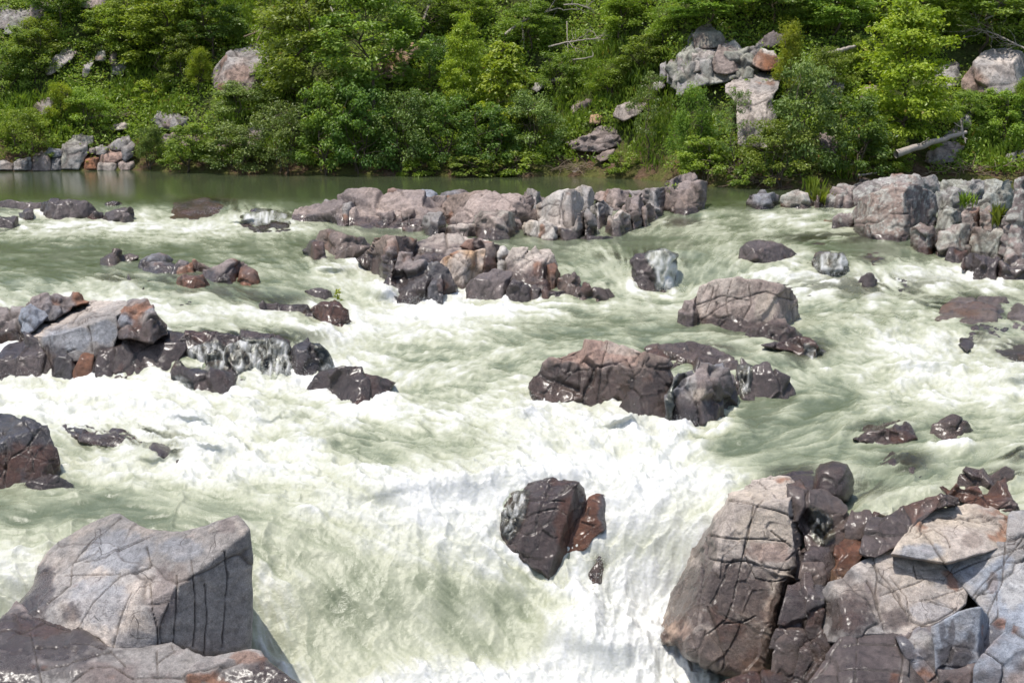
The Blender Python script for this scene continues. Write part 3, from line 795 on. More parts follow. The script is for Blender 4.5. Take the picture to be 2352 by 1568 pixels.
B_('rock_block', 5, '690,330 700,270 760,210 860,180 1000,172 1090,180 1180,170 1260,200 1320,240 1345,330 1340,420 1200,470 900,470 740,420', c=('pink', 'brown'), bv=545, lean=1.5, fr=(1.1, .12, .07), aniso=(1.4, 1, .7), dY=.5, top=.3, fr2=(.36, .03, .03), rnd=.15, **kw)
B_('rock_block', 5, '900,400 960,300 1090,300 1190,330 1200,420 1180,500 1050,520 920,500', c=('pink', 'lich'), bv=552, lean=.7, fr=(.35, .05, .04), **kw)
B_('rock_block', 5, '715,470 740,420 830,400 920,420 930,480 860,495 760,490', c=('pale', 'pink'), bv=546, lean=.7, fr=(.3, .05, .03), **kw)
B_('rock_block', 5, '1250,225 1265,180 1310,160 1380,195 1390,240 1350,330 1320,330', c=('grey', 'pink'), bv=520, lean=.9, dY=1., **kw)
B_('rock_block', 5, '1345,275 1400,222 1500,160 1560,150 1640,185 1662,240 1645,345 1610,415 1490,432 1390,405 1350,345', c=('white', 'pale'), bv=540, lean=.9, top=.18, rust=0., fr=(1.1, .05, .05), fr2=None, T=1.6, parent=e, wb=.1, side=.5, cracks=['1540,160 1520,260 1500,400', '1350,300 1420,260 1500,270 1505,330 1460,350 1420,330'], label='large whitish smooth face')
B_('rock_block', 5, '1610,165 1660,138 1720,150 1740,190 1742,270 1700,300 1650,290 1640,210', c=('grey', 'pale'), bv=520, lean=.7, dY=1., fr=(0, 0, 0), **kw)
B_('rock_block', 5, '1255,430 1270,395 1310,380 1400,386 1480,420 1505,490 1480,518 1400,520 1320,495 1270,470', c=('cream', 'white'), bv=554, lean=.8, rnd=1., fr=(.35, .03, .03), wb=.05, rust=.05, T=1., parent=e, label='low cream coloured boulder at the waterline')
B_('rock_block', 5, '1480,440 1500,425 1600,425 1625,340 1660,310 1690,340 1680,440 1640,510 1500,522', c=('pale', 'dark'), bv=553, lean=.5, paint=[('wet', 1560, 490, 90, 60, 1)], **kw)
B_('rock_block', 5, '1670,360 1700,325 1740,380 1740,470 1680,490', c=('pink', 'grey'), bv=546, lean=.5, **kw)
B_('rock_block', 5, '1720,290 1800,243 1870,300 1840,370 1760,420 1735,370', c=('white', 'grey'), bv=530, lean=1.1, rust=0, T=1., parent=e, fr=(.6, .03, .03), label='pale grey sloping slab')
B_('rock_block', 5, '1820,440 1840,345 1920,303 1975,345 1990,440 1930,480 1850,490', c=('pale', 'cream'), bv=544, lean=.6, paint=[('dark', 1960, 420, 40, 70, .7)], **kw)
B_('rock_block', 5, '1735,220 1760,175 1880,165 1990,170 1960,260 1880,300 1800,250', c=('mauve', 'pink'), bv=505, lean=1.2, dY=1., **kw)
B_('rock_block', 5, '1935,300 1990,220 2060,198 2092,255 2080,340 2060,430 1995,435', c=('mauve', 'pink'), bv=528, lean=.6, **kw)
B_('rock_block', 5, '2050,420 2070,270 2110,250 2150,290 2150,380 2100,428', c=('brown', 'mauve'), bv=522, lean=.5, **kw)
B_('rock_block', 5, '1980,180 2150,162 2235,150 2280,190 2270,300 2200,390 2130,420 2080,300', c=('mauve', 'grey'), bv=512, lean=1.1, dY=.4, **kw)
B_('rock_block', 5, '1640,500 1700,470 1800,480 1870,490 1830,520 1700,525', c=('dark', 'mauve'), bv=553, wet=.8, parent=e, T=.8)
B_('rock_block', 5, '420,430 560,420 560,460 480,470', c=('rust', 'mauve'), bv=535, wet=.5, parent=e, T=.8)
# end block of the ridge
e = outcrop('rock_outcrop', (1575, 495, 36.5), 'squarish reddish brown block beyond the right end of the long ridge', 'rock')
B_('rock_block', 0, '1515,440 1545,425 1570,470 1618,465 1612,488 1580,496 1540,490 1515,480', c=('brown', 'mauve'), bv=493, parent=e, T=1.2, wb=.15)
B_('rock_block', 0, '1540,470 1548,440 1560,424 1600,414 1626,418 1622,450 1616,468 1570,474', c=('mauve', 'brown'), bv=492, parent=e, T=1.2, lean=.6, fr=(.9, .04, .03), wb=.1)
B_('rock_block', 0, '1528,422 1560,405 1592,398 1600,412 1560,428 1540,440', c=('brown', 'mauve'), bv=490, dY=1.2, lean=.8, parent=e, T=1., wb=.1)

# ---- middle outcrop
e = outcrop('rock_outcrop', (1050, 695, 25.7), 'big blocky outcrop with tan and orange faces in midstream below the long ridge', 'rock outcrop')
kw = dict(parent=e, T=1.3, wb=.45)
B_('rock_block', 0, '697,575 705,562 722,550 742,560 750,590 720,592', c=('dark', 'mauve'), bv=594, wet=.7, parent=e, T=.7)
B_('rock_block', 0, '728,560 737,531 765,526 790,540 838,546 850,560 830,580 790,590 750,585', c=('mauve', 'brown'), bv=588, wet=.35, parent=e, T=.9, lean=.9)
B_('rock_block', 5, '-40,600 60,560 140,545 230,560 260,600 210,650 100,640 0,640', c=('dark', 'brown'), bv=600, wet=.55, parent=e, T=.9)
B_('rock_block', 5, '230,600 260,510 330,480 420,485 520,510 500,580 480,700 400,800 330,830 280,770 150,690 110,650 160,620', c=('brown', 'mauve'), bv=655, lean=1.0, rust=.3, wb=.5, parent=e, T=1.3, fr=(.5, .1, .05))
B_('rock_block', 5, '430,520 600,500 680,480 800,476 920,495 1010,505 1060,545 960,620 690,640 510,610', c=('pink', 'pale'), bv=640, lean=2.1, fr=(.7, .06, .04), nodef=True, **kw)
B_('rock_block', 5, '505,600 560,585 640,582 800,572 965,572 965,600 800,624 690,630 600,622', c=('orange', 'cream'), bv=612, lean=1.8, dY=.3, wb=0, fr=(.5, .02, .02), rust=.15, parent=e, T=.8, label='flat orange stained top face')
B_('rock_block', 5, '820,560 880,510 960,495 1040,510 1095,550 1085,620 1075,720 1000,745 960,740 960,600 900,590', c=('mauve', 'brown'), bv=640, lean=.5, pl=[(960, 600, -.1, .6, -.75, .25)], paint=[('rust', 1020, 690, 60, 60, .6)], **kw)
B_('rock_block', 5, '680,680 720,640 800,600 900,588 1000,572 985,650 955,742 890,800 830,840 740,780', c=('pale', 'orange'), bv=665, lean=.55, rust=.06, fr=(.9, .04, .03), fr2=(.3, .01, .01), wb=.12, parent=e, T=1.2, side=.45, cracks=['740,610 800,640 900,720', '880,590 860,640 890,700', '730,650 760,620'], label='tan orange fractured face')
B_('rock_block', 5, '340,830 380,690 400,600 490,610 480,660 660,690 690,700 740,780 840,830 870,860 860,930 760,922 690,945 600,952 470,955 400,965 375,890', c=('mauve', 'slate'), bv=697, lean=.75, fr=(.5, .13, .06), fr2=(.2, .02, .015), wb=.75, nodef=True, parent=e, T=1.3)
B_('rock_block', 5, '470,640 560,612 720,640 690,690 640,700 500,700', c=('mauve', 'pink'), bv=640, lean=1., dY=-.1, **kw)
B_('rock_block', 5, '600,690 665,690 660,760 600,840 490,840 490,780', c=('slate', 'mauve'), bv=672, lean=.5, dY=-.05, wet=.55, parent=e, T=.8)
B_('rock_block', 5, '600,840 640,770 690,745 690,945 600,952', c=('slate', 'dark'), bv=697, lean=.3, wet=.75, parent=e, T=.8)
B_('rock_block', 5, '1075,620 1110,560 1170,585 1130,700 1080,730', c=('grey', 'white'), bv=640, lean=.7, rust=.0, parent=e, T=.8, wb=.1, label='pale grey leaning slab')
B_('rock_block', 5, '1120,720 1140,640 1190,580 1290,588 1260,640 1350,570 1430,570 1460,620 1485,690 1470,740 1440,850 1380,870 1290,810 1180,800', c=('pink', 'pale'), bv=675, lean=.75, rust=.15, fr=(.7, .07, .04), **kw)
B_('rock_block', 5, '1420,690 1470,670 1512,745 1490,830 1430,840', c=('rust', 'brown'), bv=668, lean=.4, wet=.35, parent=e, T=.7)
B_('rock_block', 5, '862,920 870,830 900,790 950,760 1060,722 1172,738 1150,850 1142,935 1000,930', c=('dark', 'mauve'), bv=694, lean=.35, fr=(1.1, .05, .04), wet=.5, parent=e, T=1., label='dark brown squared block at the waterline')
B_('rock_block', 5, '1140,935 1150,860 1185,790 1280,820 1310,870 1295,915 1210,938', c=('dark', 'mauve'), bv=694, lean=.3, wet=.8, parent=e, T=.9)
B_('rock_block', 5, '1290,900 1290,850 1330,830 1370,850 1365,915', c=('brown', 'dark'), bv=687, wet=.6, parent=e, T=.6)
B_('rock_block', 5, '1375,910 1390,860 1440,840 1540,850 1560,890 1470,915', c=('dark', 'mauve'), bv=686, wet=.8, parent=e, T=.7)
B_('rock_block', 5, '1495,830 1510,765 1560,760 1605,745 1640,800 1600,880 1550,890 1500,850', c=('brown', 'mauve'), bv=680, wet=.6, parent=e, T=.7)
boulder('low wet brown rock awash at the right tip of the midstream outcrop', 5, '1592,890 1620,845 1700,835 1725,855 1850,838 1895,890 1810,928 1700,932 1620,922', bv=692, wet=.8, c=('brown', 'mauve'), T=.7, fr=(.35, .1, .05))
boulder('dark upright rock with a small white waterfall on its right side', 5, '1975,795 1990,650 2050,600 2110,575 2220,575 2300,610 2310,700 2280,850 2160,862 2065,862', c=('dark', 'brown'), bv=668, lean=.5, wet=.9, T=1.1, fr=(.5, .06, .04), cat='rock', top=.2,
        veil=[('2080,620 2120,572 2220,568 2310,610 2330,720 2300,870 2160,870 2150,760', (.1, 1), .8)])

# ---- left middle low rocks
boulder('flat dark slab left of the low broken rocks in the upper left rapids', 4, '668,688 690,640 740,606 800,590 900,600 955,620 958,640 900,658 845,662 800,690 730,697', bv=612, wet=.75, c=('brown', 'dark'), T=.8, lean=1.2)
e = outcrop('rock_cluster', (470, 650, 27.2), 'low broken brown rocks with rusty faces in the upper left rapids', 'rocks')
kw = dict(parent=e, T=.8, rust=.22, wb=.18)
B_('rock_block', 4, '940,700 960,660 1000,635 1045,610 1090,600 1150,620 1190,645 1150,700 1050,720', c=('slate', 'grey'), bv=622, lean=1.2, **kw)
B_('rock_block', 4, '980,715 1000,670 1060,645 1180,640 1300,656 1335,690 1330,736 1200,746 1060,740', c=('pink', 'slate'), bv=630, lean=1., **kw)
B_('rock_block', 4, '1200,735 1230,700 1320,672 1338,735', c=('rust', 'brown'), bv=629, wet=.5, parent=e, T=.5)
B_('rock_block', 4, '1330,690 1340,660 1400,680 1480,720 1460,760 1400,745', c=('brown', 'mauve'), bv=632, **kw)
B_('rock_block', 4, '1400,750 1410,715 1520,690 1562,664 1640,660 1700,690 1650,770 1560,812 1440,785', c=('brown', 'mauve'), bv=652, lean=.9, **kw)
B_('rock_block', 4, '1640,790 1660,710 1700,690 1770,735 1812,800 1740,815 1660,812', c=('rust', 'dark'), bv=653, lean=.7, wet=.5, parent=e, T=.7)
boulder('dark upright stone with a rusty left face below the low broken rocks', 4, '1200,830 1215,770 1290,745 1400,745 1447,812 1430,832 1300,846', bv=663, wet=.7, c=('dark', 'rust'), T=.6, lean=.4, pl=[(1285, 790, -.08, -.8, -.6, .2)])
boulder('tiny pointed rusty stone behind the white splash on the left', 4, '848,790 882,740 932,792 900,800', bv=648, wet=.6, c=('rust', 'dark'), T=.3)
boulder('flat brown rock awash in the shallow run left of the sprig', 4, '1120,890 1200,862 1350,880 1400,905 1250,925', sub=.02, hump=.25, wet=1, c=('brown', 'mauve'), T=.4)
boulder('long submerged brown slab under clear shallow water on the left', 4, '960,850 1000,790 1100,760 1200,770 1220,835 1100,870', humpz=-.06, sub=.05, hump=.15, wet=1, c=('brown', 'mauve'), T=.5)
boulder('submerged stone left of the pointed rusty stone', 4, '620,830 680,780 760,750 850,770 860,820 700,850', humpz=-.07, sub=.08, hump=.2, wet=1, c=('mauve', 'dark'), T=.5)

boulder('small dark rounded rock with a green sprig growing behind it', 4, '2110,862 2190,848 2280,858 2302,890 2230,912 2150,905', bv=684, wet=.7, c=('mauve', 'dark'), T=.6)
e = outcrop('rock_slab', (700, 745, 23.2), 'glossy dark slab with a rusty streaming right end in the left rapids', 'rock')
B_('rock_block', 4, '1792,965 1830,940 1960,935 2090,955 2170,985 2235,1030 2262,1075 2150,1082 2050,1048 1850,1042 1808,1012', c=('mauve', 'dark'), bv=730, lean=.75, wet=1, T=.8, parent=e, fr=(.4, .07, .04))
B_('rock_block', 0, '715,712 730,698 768,688 800,712 817,745 785,757 740,742', c=('brown', 'rust'), bv=754, lean=.7, wet=1, T=.7, rust=.4, parent=e, fr=(.3, .05, .03), veil=[((4), '', 0)] if False else [])

# ---- big left outcrop
e = outcrop('rock_outcrop', (160, 872, 20.6), 'large grey blocky outcrop with dripping wet marks at the left edge', 'rock outcrop')
kw = dict(parent=e, T=1.2)
B_('rock_block', 4, '-60,990 0,990 70,985 140,970 240,950 330,1020 210,1110 160,1200 80,1200 -60,1180', c=('mauve', 'grey'), bv=815, lean=.9, wb=.4, fr=(.5, .09, .05), **kw)
B_('rock_block', 4, '150,985 190,930 290,902 400,895 500,893 575,903 615,932 500,962 380,1005 300,1010 220,1000', c=('mauve', 'slate'), bv=760, lean=1.3, dY=-.6, wb=.1, fr=(.25, .06, .04), **kw)
B_('rock_block', 4, '135,1040 150,985 210,950 300,990 330,1030 240,1085 190,1110 140,1090', c=('slate', 'blue'), bv=782, lean=.8, dY=-.5, wb=.1, fr=(.6, .05, .03), rust=.02, **kw)
B_('rock_block', 4, '155,1190 200,1110 330,1040 385,1000 450,965 600,935 760,935 880,925 960,930 900,985 800,1040 815,1160 760,1280 640,1300 520,1300 370,1345 335,1300 260,1225', c=('grey', 'pale'), bv=868, lean=.42, nodef=True, rust=.0, fr=(1.1, .03, .03), fr2=None, wb=.35, T=1.6, parent=e, k=.015,
   pl=[((340, 1175, .28), (600, 1100, .36), (760, 1040, .42)) , ((330, 1180, .28), (760, 1040, .42), (600, 940, 2.3)), (330, 1220, -.05, -.55, -.5, .67), (790, 1100, -.02, .8, -.55, .2)],
   cracks=['600,1100 620,1160 635,1280', '320,1050 420,1075 540,1085 610,1040 760,1020', '390,1000 500,990 620,1000', '500,1080 540,1010 600,990', '380,1330 450,1285 520,1260'],
   paint=[('blue', 480, 1200, 200, 90, .6), ('blue', 720, 1150, 100, 90, .6), ('wet', 420, 1330, 120, 60, 1), ('wet', 700, 1280, 70, 50, .9)], label='pale grey flat topped block')
B_('rock_block', 4, '790,1060 820,1010 880,930 1000,930 1055,955 1090,1000 1150,1080 1110,1130 1060,1170 960,1150 820,1140', c=('slate', 'pink'), bv=790, lean=.7, dY=-.9, fr=(.4, .1, .05), wb=.45, paint=[('blue', 850, 1060, 60, 50, .8), ('white', 1000, 1050, 40, 30, .5), ('wet', 1080, 1100, 60, 70, 1)], **kw)
B_('rock_block', 4, '805,1200 815,1135 900,1150 870,1200 820,1260 780,1290', c=('grey', 'blue'), bv=815, lean=.6, wb=.0, fr=None, **kw)
B_('rock_block', 4, '-60,1290 0,1262 60,1210 180,1183 260,1215 315,1275 352,1345 365,1485 200,1480 -60,1480', c=('dark', 'mauve'), bv=872, lean=.45, wet=.95, T=1., parent=e, fr=(.8, .06, .04))
B_('rock_block', 4, '345,1482 360,1340 420,1290 520,1262 580,1300 520,1400 510,1470', c=('slate', 'dark'), bv=872, lean=.35, wb=.5, paint=[('blue', 520, 1290, 90, 40, .7)], **kw)
B_('rock_block', 4, '500,1470 510,1400 560,1310 612,1265 645,1290 642,1466', c=('rust', 'rust'), bv=869, lean=.25, wet=.55, T=.8, parent=e, fr=None, label='rust red block at the waterline')
B_('rock_block', 4, '630,1480 640,1300 720,1270 790,1220 860,1180 830,1300 760,1470', c=('dark', 'mauve'), bv=872, lean=.6, wet=1, T=.8, parent=e)
B_('rock_block', 4, '735,1475 790,1350 870,1185 920,1158 1080,1180 1270,1215 1285,1260 1180,1385 1100,1420 1020,1485', c=('mauve', 'dark'), bv=873, lean=.75, wet=1, T=1., parent=e, nodef=True, fr=(.9, .04, .04), fr2=None, noise=.6, pl=[(950, 1260, 0, -.15, -.64, .76), (1150, 1330, .0, .3, -.8, .5), (820, 1330, .0, -.7, -.5, .5), (1000, 1215, .0, 0, -.2, 1.)], rust=0., label='glossy wet dark slope')
B_('rock_block', 4, '1080,1170 1120,1130 1250,1128 1400,1140 1650,1150 1900,1170 1995,1205 2010,1290 2030,1430 1900,1475 1700,1480 1560,1470 1400,1420 1250,1400 1180,1400 1270,1260', c=('mauve', 'dark'), bv=868, lean=1.25, wet=1, T=1.2, parent=e, nodef=True, fr=(.5, .10, .04), rust=.2, top=.2,
   veil=[('1290,1240 1500,1190 1640,1260 1600,1400 1560,1500 1420,1440 1260,1370', (-.1, 1), .2), ('1600,1200 1980,1210 2010,1300 2040,1480 1880,1500 1700,1500 1600,1440', (-.2, 1), .3), ('1180,1320 1420,1360 1560,1400 1550,1480 1400,1440 1230,1420', (.7, .5), .1)])
B_('rock_block', 4, '1985,1300 2020,1232 2120,1203 2200,1215 2260,1270 2292,1330 2290,1385 2200,1405 2120,1430 2020,1435', c=('dark', 'slate'), bv=862, lean=.55, wet=1, T=1., parent=e, pl=[(2110, 1320, -.1, .35, -.9, .1)], fr=(.8, .06, .03), veil=[('2140,1210 2240,1230 2310,1330 2310,1440 2190,1430 2200,1330', (.6, .9), .1)], label='rounded dark hump with a hollow front')
B_('rock_block', 4, '1180,1470 1190,1400 1240,1375 1330,1390 1400,1410 1500,1420 1590,1430 1622,1500 1560,1532 1450,1560 1330,1568 1250,1530', c=('slate', 'mauve'), bv=903, lean=.6, wet=1, T=.9, parent=e, fr=(.5, .08, .04), pl=[(1440, 1500, -.1, .6, -.8, .1)], veil=[('1100,1440 1250,1430 1340,1480 1360,1580 1200,1580 1080,1500', (.7, .5), .15)])
boulder('dark brown wet boulder in white water right of the big left outcrop', 0, '706,896 722,865 742,849 800,846 845,853 880,862 915,876 890,905 852,928 790,920 730,902', bv=926, wet=1, c=('mauve', 'dark'), T=.9, lean=.7, fr=(.6, .06, .04), rust=.05)

# ---- left edge boulder
e = outcrop('river_boulder', (20, 1120, 17.3), 'big bluish boulder with rusty base cut by the left edge above the foreground rock', 'boulder')
B_('rock_block', 7, '-140,140 0,138 60,142 150,175 250,205 285,290 320,370 335,440 360,500 330,540 200,540 100,545 0,560 -140,560', c=('slate', 'blue'), bv=1128, lean=.45, T=1.3, wb=.0, parent=e, fr=(.8, .06, .05), rust=.0, pl=[(190, 250, -.02, .75, -.6, .2), (100, 170, -.02, 0, -.2, 1)], cracks=['0,480 60,380 130,340 230,200', '150,350 180,250 100,160', '170,360 180,460'],
   paint=[('blue', 60, 240, 120, 90, .6), ('lich', 60, 200, 70, 60, .5), ('rust', 200, 400, 190, 110, .8), ('rust', 20, 480, 100, 100, .8), ('wet', 180, 440, 260, 110, .85), ('wet', 0, 520, 150, 90, 1)])
B_('rock_block', 7, '60,545 150,500 220,470 300,480 385,520 380,550 250,575 90,570', c=('dark', 'slate'), bv=1132, wet=1, T=.7, parent=e)
boulder('submerged dark rock with water pouring over it beside the left edge boulder', 7, '310,215 450,205 600,232 800,258 880,310 950,385 850,385 700,330 560,320 430,300', sub=.03, humpz=.06, hump=.4, wet=1, c=('mauve', 'dark'), T=.6, fr=(.4, .1, .04))

# ---- foreground left
e = outcrop('river_boulder', (300, 1568, 13.4), 'massive pale grey split rock with a sheer right face in the near left corner', 'rock')
B_('rock_block', 7, '60,1200 100,1130 170,1040 200,940 240,870 340,800 480,720 600,678 632,680 700,720 790,757 950,770 1080,740 1200,700 1250,686 1282,720 1308,760 1325,900 1332,1200 1322,1392 1200,1425 1070,1440 900,1380 600,1440 420,1330 200,1300', c=('grey', 'pale'), Y=13.9, bv=1490, water=False, lean=.08, nodef=True, T=2.2, fr=(1.3, .02, .02), fr2=None, rust=0., k=.012, noise=.7, rough=2., step=2.4, rnd=.25, parent=e,
   pl=[((800, 1030, .27), (990, 920, .36), (600, 680, 1.65)), ((800, 1030, .27), (600, 1390, .0), (360, 1090, .55)), ((830, 1380, .10), (1310, 1390, .66), (1262, 700, .66)), ((360, 1090, .55), (240, 870, 1.35), (600, 690, 1.3)), ((200, 1250, .3), (360, 1100, .55), (180, 1050, .8)), ((690, 1150, .12), (610, 1390, -.02), (820, 1390, .06))],
   cracks=['640,690 540,770 480,810 380,930 370,1050 250,1150', '790,1040 800,1150 825,1280 830,1390', '800,790 700,830 620,870 560,910 450,930', '790,960 640,1010 500,1140 410,1290', '410,1290 520,1330 590,1400', '700,1100 640,1230 600,1390', '1010,920 1030,1100 1030,1270 1020,1380', '1180,870 1200,1000 1170,1380', '930,1000 930,1180 915,1360', '1080,1050 1090,1200 1075,1420', '600,1400 830,1385', '770,850 800,950 700,1000', '380,930 500,890 520,870', '340,1000 500,1000 640,1000'], cw=(1.5, .035),
   paint=[('wet', 120, 1170, 130, 110, 1), ('grey', 1150, 1100, 190, 400, .75), ('blue', 640, 880, 170, 110, .5), ('blue', 520, 1150, 150, 130, .45), ('blue', 950, 860, 120, 60, .5), ('mauve', 860, 1120, 70, 170, .7), ('slate', 720, 1350, 120, 60, .6), ('wet', 200, 1080, 90, 130, .9), ('wet', 380, 1200, 50, 50, .8), ('brown', 950, 1000, 60, 60, .4), ('mauve', 1190, 740, 60, 50, .7)], label='tall pale block with a sheer grey face')
B_('rock_block', 7, '-140,1300 0,1240 90,1140 240,1225 420,1280 600,1390 740,1380 900,1340 1070,1425 1322,1388 1372,1400 1410,1455 1570,1570 1640,1640 1640,1760 -140,1760', c=('grey', 'mauve'), Y=12.9, bv=1640, water=False, lean=1.1, nodef=True, T=2., fr=(1.0, .04, .03), fr2=None, rust=.04, rough=2., step=2.6, k=.015, pl=[((0, 1400, .8), (600, 1400, .78), (700, 1550, .25))], parent=e,
   cracks=['0,1290 100,1300 240,1240 420,1290', '160,1300 190,1420 220,1568', '190,1390 440,1370 590,1395', '220,1500 420,1450 590,1400', '590,1400 620,1430 660,1470', '825,1390 830,1540', '380,1560 480,1490 600,1480 700,1540', '900,1350 920,1390 830,1450', '700,1540 850,1530 1000,1530 1250,1470 1300,1420'],
   paint=[('wet', 180, 1330, 420, 130, 1), ('wet', 60, 1500, 170, 100, .9), ('wet', 1400, 1540, 200, 90, .95), ('rust', 1300, 1440, 90, 40, .5), ('wet', 330, 1480, 120, 60, .6)], label='lower cracked slab, dark and wet on the left')

# ---- centre wedge
e = outcrop('split_boulder', (1280, 1340, 16.6), 'dark wet split boulder with a rust red splinter in the near central rapids', 'boulder')
B_('rock_block', 8, '885,855 855,800 845,680 870,590 950,545 1040,510 1110,490 1190,498 1262,510 1290,548 1295,610 1290,700 1240,760 1230,900 1225,1050 1110,1035 1060,975 980,935 920,880', c=('mauve', 'dark'), Y=16.44, bv=1335, lean=.5, nodef=True, wet=1, T=1.1, fr=(.9, .02, .02), rust=.05, k=.012, noise=.8, step=2.2, ext=10, parent=e,
   pl=[((1180, 600, .35), (1100, 830, .08), (900, 700, .55)), ((1180, 600, .35), (1100, 830, .08), (1260, 560, .60)), ((1180, 600, .35), (950, 600, .75), (1100, 495, .9)), ((1060, 970, .0), (1100, 830, .08), (890, 850, .35))],
   cracks=['960,610 1080,605 1180,610', '970,700 1060,660 1140,650', '1060,580 1150,570 1200,520'], paint=[('rust', 1190, 760, 60, 170, .8), ('black', 1110, 980, 60, 60, .5)],
   veil=[('850,700 870,590 960,545 1000,560 990,640 950,760 900,830 850,790', (-.3, 1), .12), ('1150,1000 1180,900 1240,780 1290,740 1290,900 1230,1060 1160,1060', (-.3, 1), .0)], label='dark main wedge')
B_('rock_splinter', 8, '1180,880 1220,760 1268,650 1305,588 1340,575 1380,578 1412,615 1418,690 1390,755 1325,805 1300,850 1270,868', c=('rust', 'rust'), Y=16.72, bv=1285, lean=.6, nodef=True, wet=.75, T=.6, fr=None, rust=.2, k=.01, step=2., pl=[((1380, 590, .55), (1340, 740, .1), (1420, 700, .5)), ((1380, 590, .55), (1340, 740, .1), (1290, 700, .2))], paint=[('slate', 1395, 680, 45, 110, .95)], ext=0, water=False, cracks=['1270,720 1330,740'], parent=e, label='rust red upright splinter')
boulder('small wet stones at the foot of the dark split boulder', 8, '1255,1060 1290,1020 1320,900 1370,880 1420,960 1380,1050 1340,1075', sub=.0, humpz=.03, hump=.3, wet=1, c=('brown', 'dark'), T=.5, fr=(.25, .12, .05), rust=.3)

# ---- big round boulder
e = outcrop('round_boulder', (1520, 975, 19.3), 'large dark domed boulder with a pinkish crown in the middle of the river', 'boulder')
B_('rock_block', 0, '1480,800 1500,787 1530,785 1590,784 1650,800 1685,815 1710,850 1700,880 1640,850 1570,860 1530,850', c=('mauve', 'brown'), bv=868, lean=1.6, wet=.8, T=1.2, parent=e, fr=(.5, .08, .04), nodef=True)
B_('rock_block', 0, '1212,905 1217,880 1225,862 1250,838 1290,814 1340,795 1400,789 1440,798 1490,812 1530,838 1552,875 1572,915 1572,950 1545,985 1520,992 1480,985 1440,962 1400,942 1340,947 1280,940 1230,952', c=('mauve', 'brown'), bv=968, lean=.7, wb=.62, T=1.8, parent=e, fr=(.55, .10, .04), fr2=(.2, .025, .012), rust=.07, top=.22, side=.5, k=.08, step=2.2, paint=[('rose', 1360, 815, 100, 26, .8), ('dry', 1360, 815, 110, 30, 1), ('pale', 1420, 803, 40, 14, .6), ('wet', 1400, 920, 240, 60, .4)], cracks=['1397,792 1385,840 1375,900 1370,940', '1290,880 1330,850 1380,850', '1480,830 1470,860 1440,880', '1500,850 1540,900 1530,960'])
B_('rock_block', 0, '1545,965 1550,910 1570,875 1600,855 1625,838 1665,832 1690,860 1692,930 1655,962 1600,975', c=('mauve', 'slate'), bv=972, lean=.4, T=1., parent=e, wb=.35, fr=(.35, .09, .05), pl=[(1640, 900, -.05, .75, -.65, .1)], rust=.05, paint=[('white', 1588, 890, 14, 40, .5), ('cream', 1602, 908, 16, 18, .6), ('grey', 1650, 860, 20, 20, .5), ('wet', 1660, 900, 30, 50, .8), ('wet', 1590, 955, 70, 30, 1)], label='grey white striped shoulder')
B_('rock_block', 0, '1535,900 1555,862 1590,850 1600,880 1570,930 1545,980 1525,975', c=('slate', 'grey'), bv=970, lean=.4, T=.8, parent=e, wet=.5, veil=[('1535,850 1575,850 1590,900 1560,980 1530,980', (-.1, 1), -.25)])
B_('rock_block', 0, '1690,915 1692,850 1705,828 1750,842 1810,868 1842,908 1815,920 1760,918 1725,912', c=('mauve', 'dark'), bv=921, lean=.8, T=.9, parent=e, wet=.75, fr=(.4, .07, .04), veil=[('1690,840 1730,830 1725,900 1700,915', (-.2, 1), .1)])
# ---- pale block
e = outcrop('pale_boulder', (1690, 775, 22.5), 'pale pinkish boulder crossed by dark cracks right of centre', 'boulder')
B_('rock_block', 0, '1556,745 1563,712 1572,688 1604,680 1612,700 1605,735 1595,755', c=('pink', 'mauve'), bv=752, lean=.4, T=.8, parent=e, wb=.2)
B_('rock_block', 0, '1590,752 1598,690 1610,660 1640,645 1690,638 1740,642 1790,655 1818,668 1830,712 1834,760 1800,778 1720,775 1650,762', c=('pale', 'pink'), bv=766, lean=.5, T=1.4, parent=e, nodef=True, wb=.2, fr=(.6, .03, .03), fr2=(.25, .01, .012), rust=.04, step=2.2, k=.02, pl=[(1690, 655, 0, -.1, -.35, .93), (1785, 720, .0, .85, -.5, .15), (1650, 700, 0, -.35, -.8, .5)],
   cracks=['1680,645 1668,690 1672,730 1640,760', '1610,735 1680,690 1760,670 1820,690', '1640,660 1620,720', '1720,650 1725,700 1700,740', '1600,700 1660,680 1720,690'], paint=[('cream', 1760, 710, 25, 40, .6), ('brown', 1815, 700, 20, 50, .5), ('slate', 1820, 740, 20, 40, .5)], label='pale cracked main block')
B_('rock_block', 0, '1700,778 1720,755 1770,745 1800,740 1836,760 1855,775 1820,790 1760,792', c=('mauve', 'brown'), bv=786, lean=.6, T=.8, parent=e, wb=.3, fr=(.35, .06, .04))
boulder('dark wet rock trailing below the pale cracked boulder, water spilling off it', 0, '1745,795 1800,778 1860,775 1885,792 1912,815 1892,842 1860,832 1820,808', bv=836, lean=1., wet=.95, c=('brown', 'dark'), T=.8, rust=.2, veil=[('1840,790 1900,795 1930,830 1890,850 1850,830', (.7, .7), .05)])

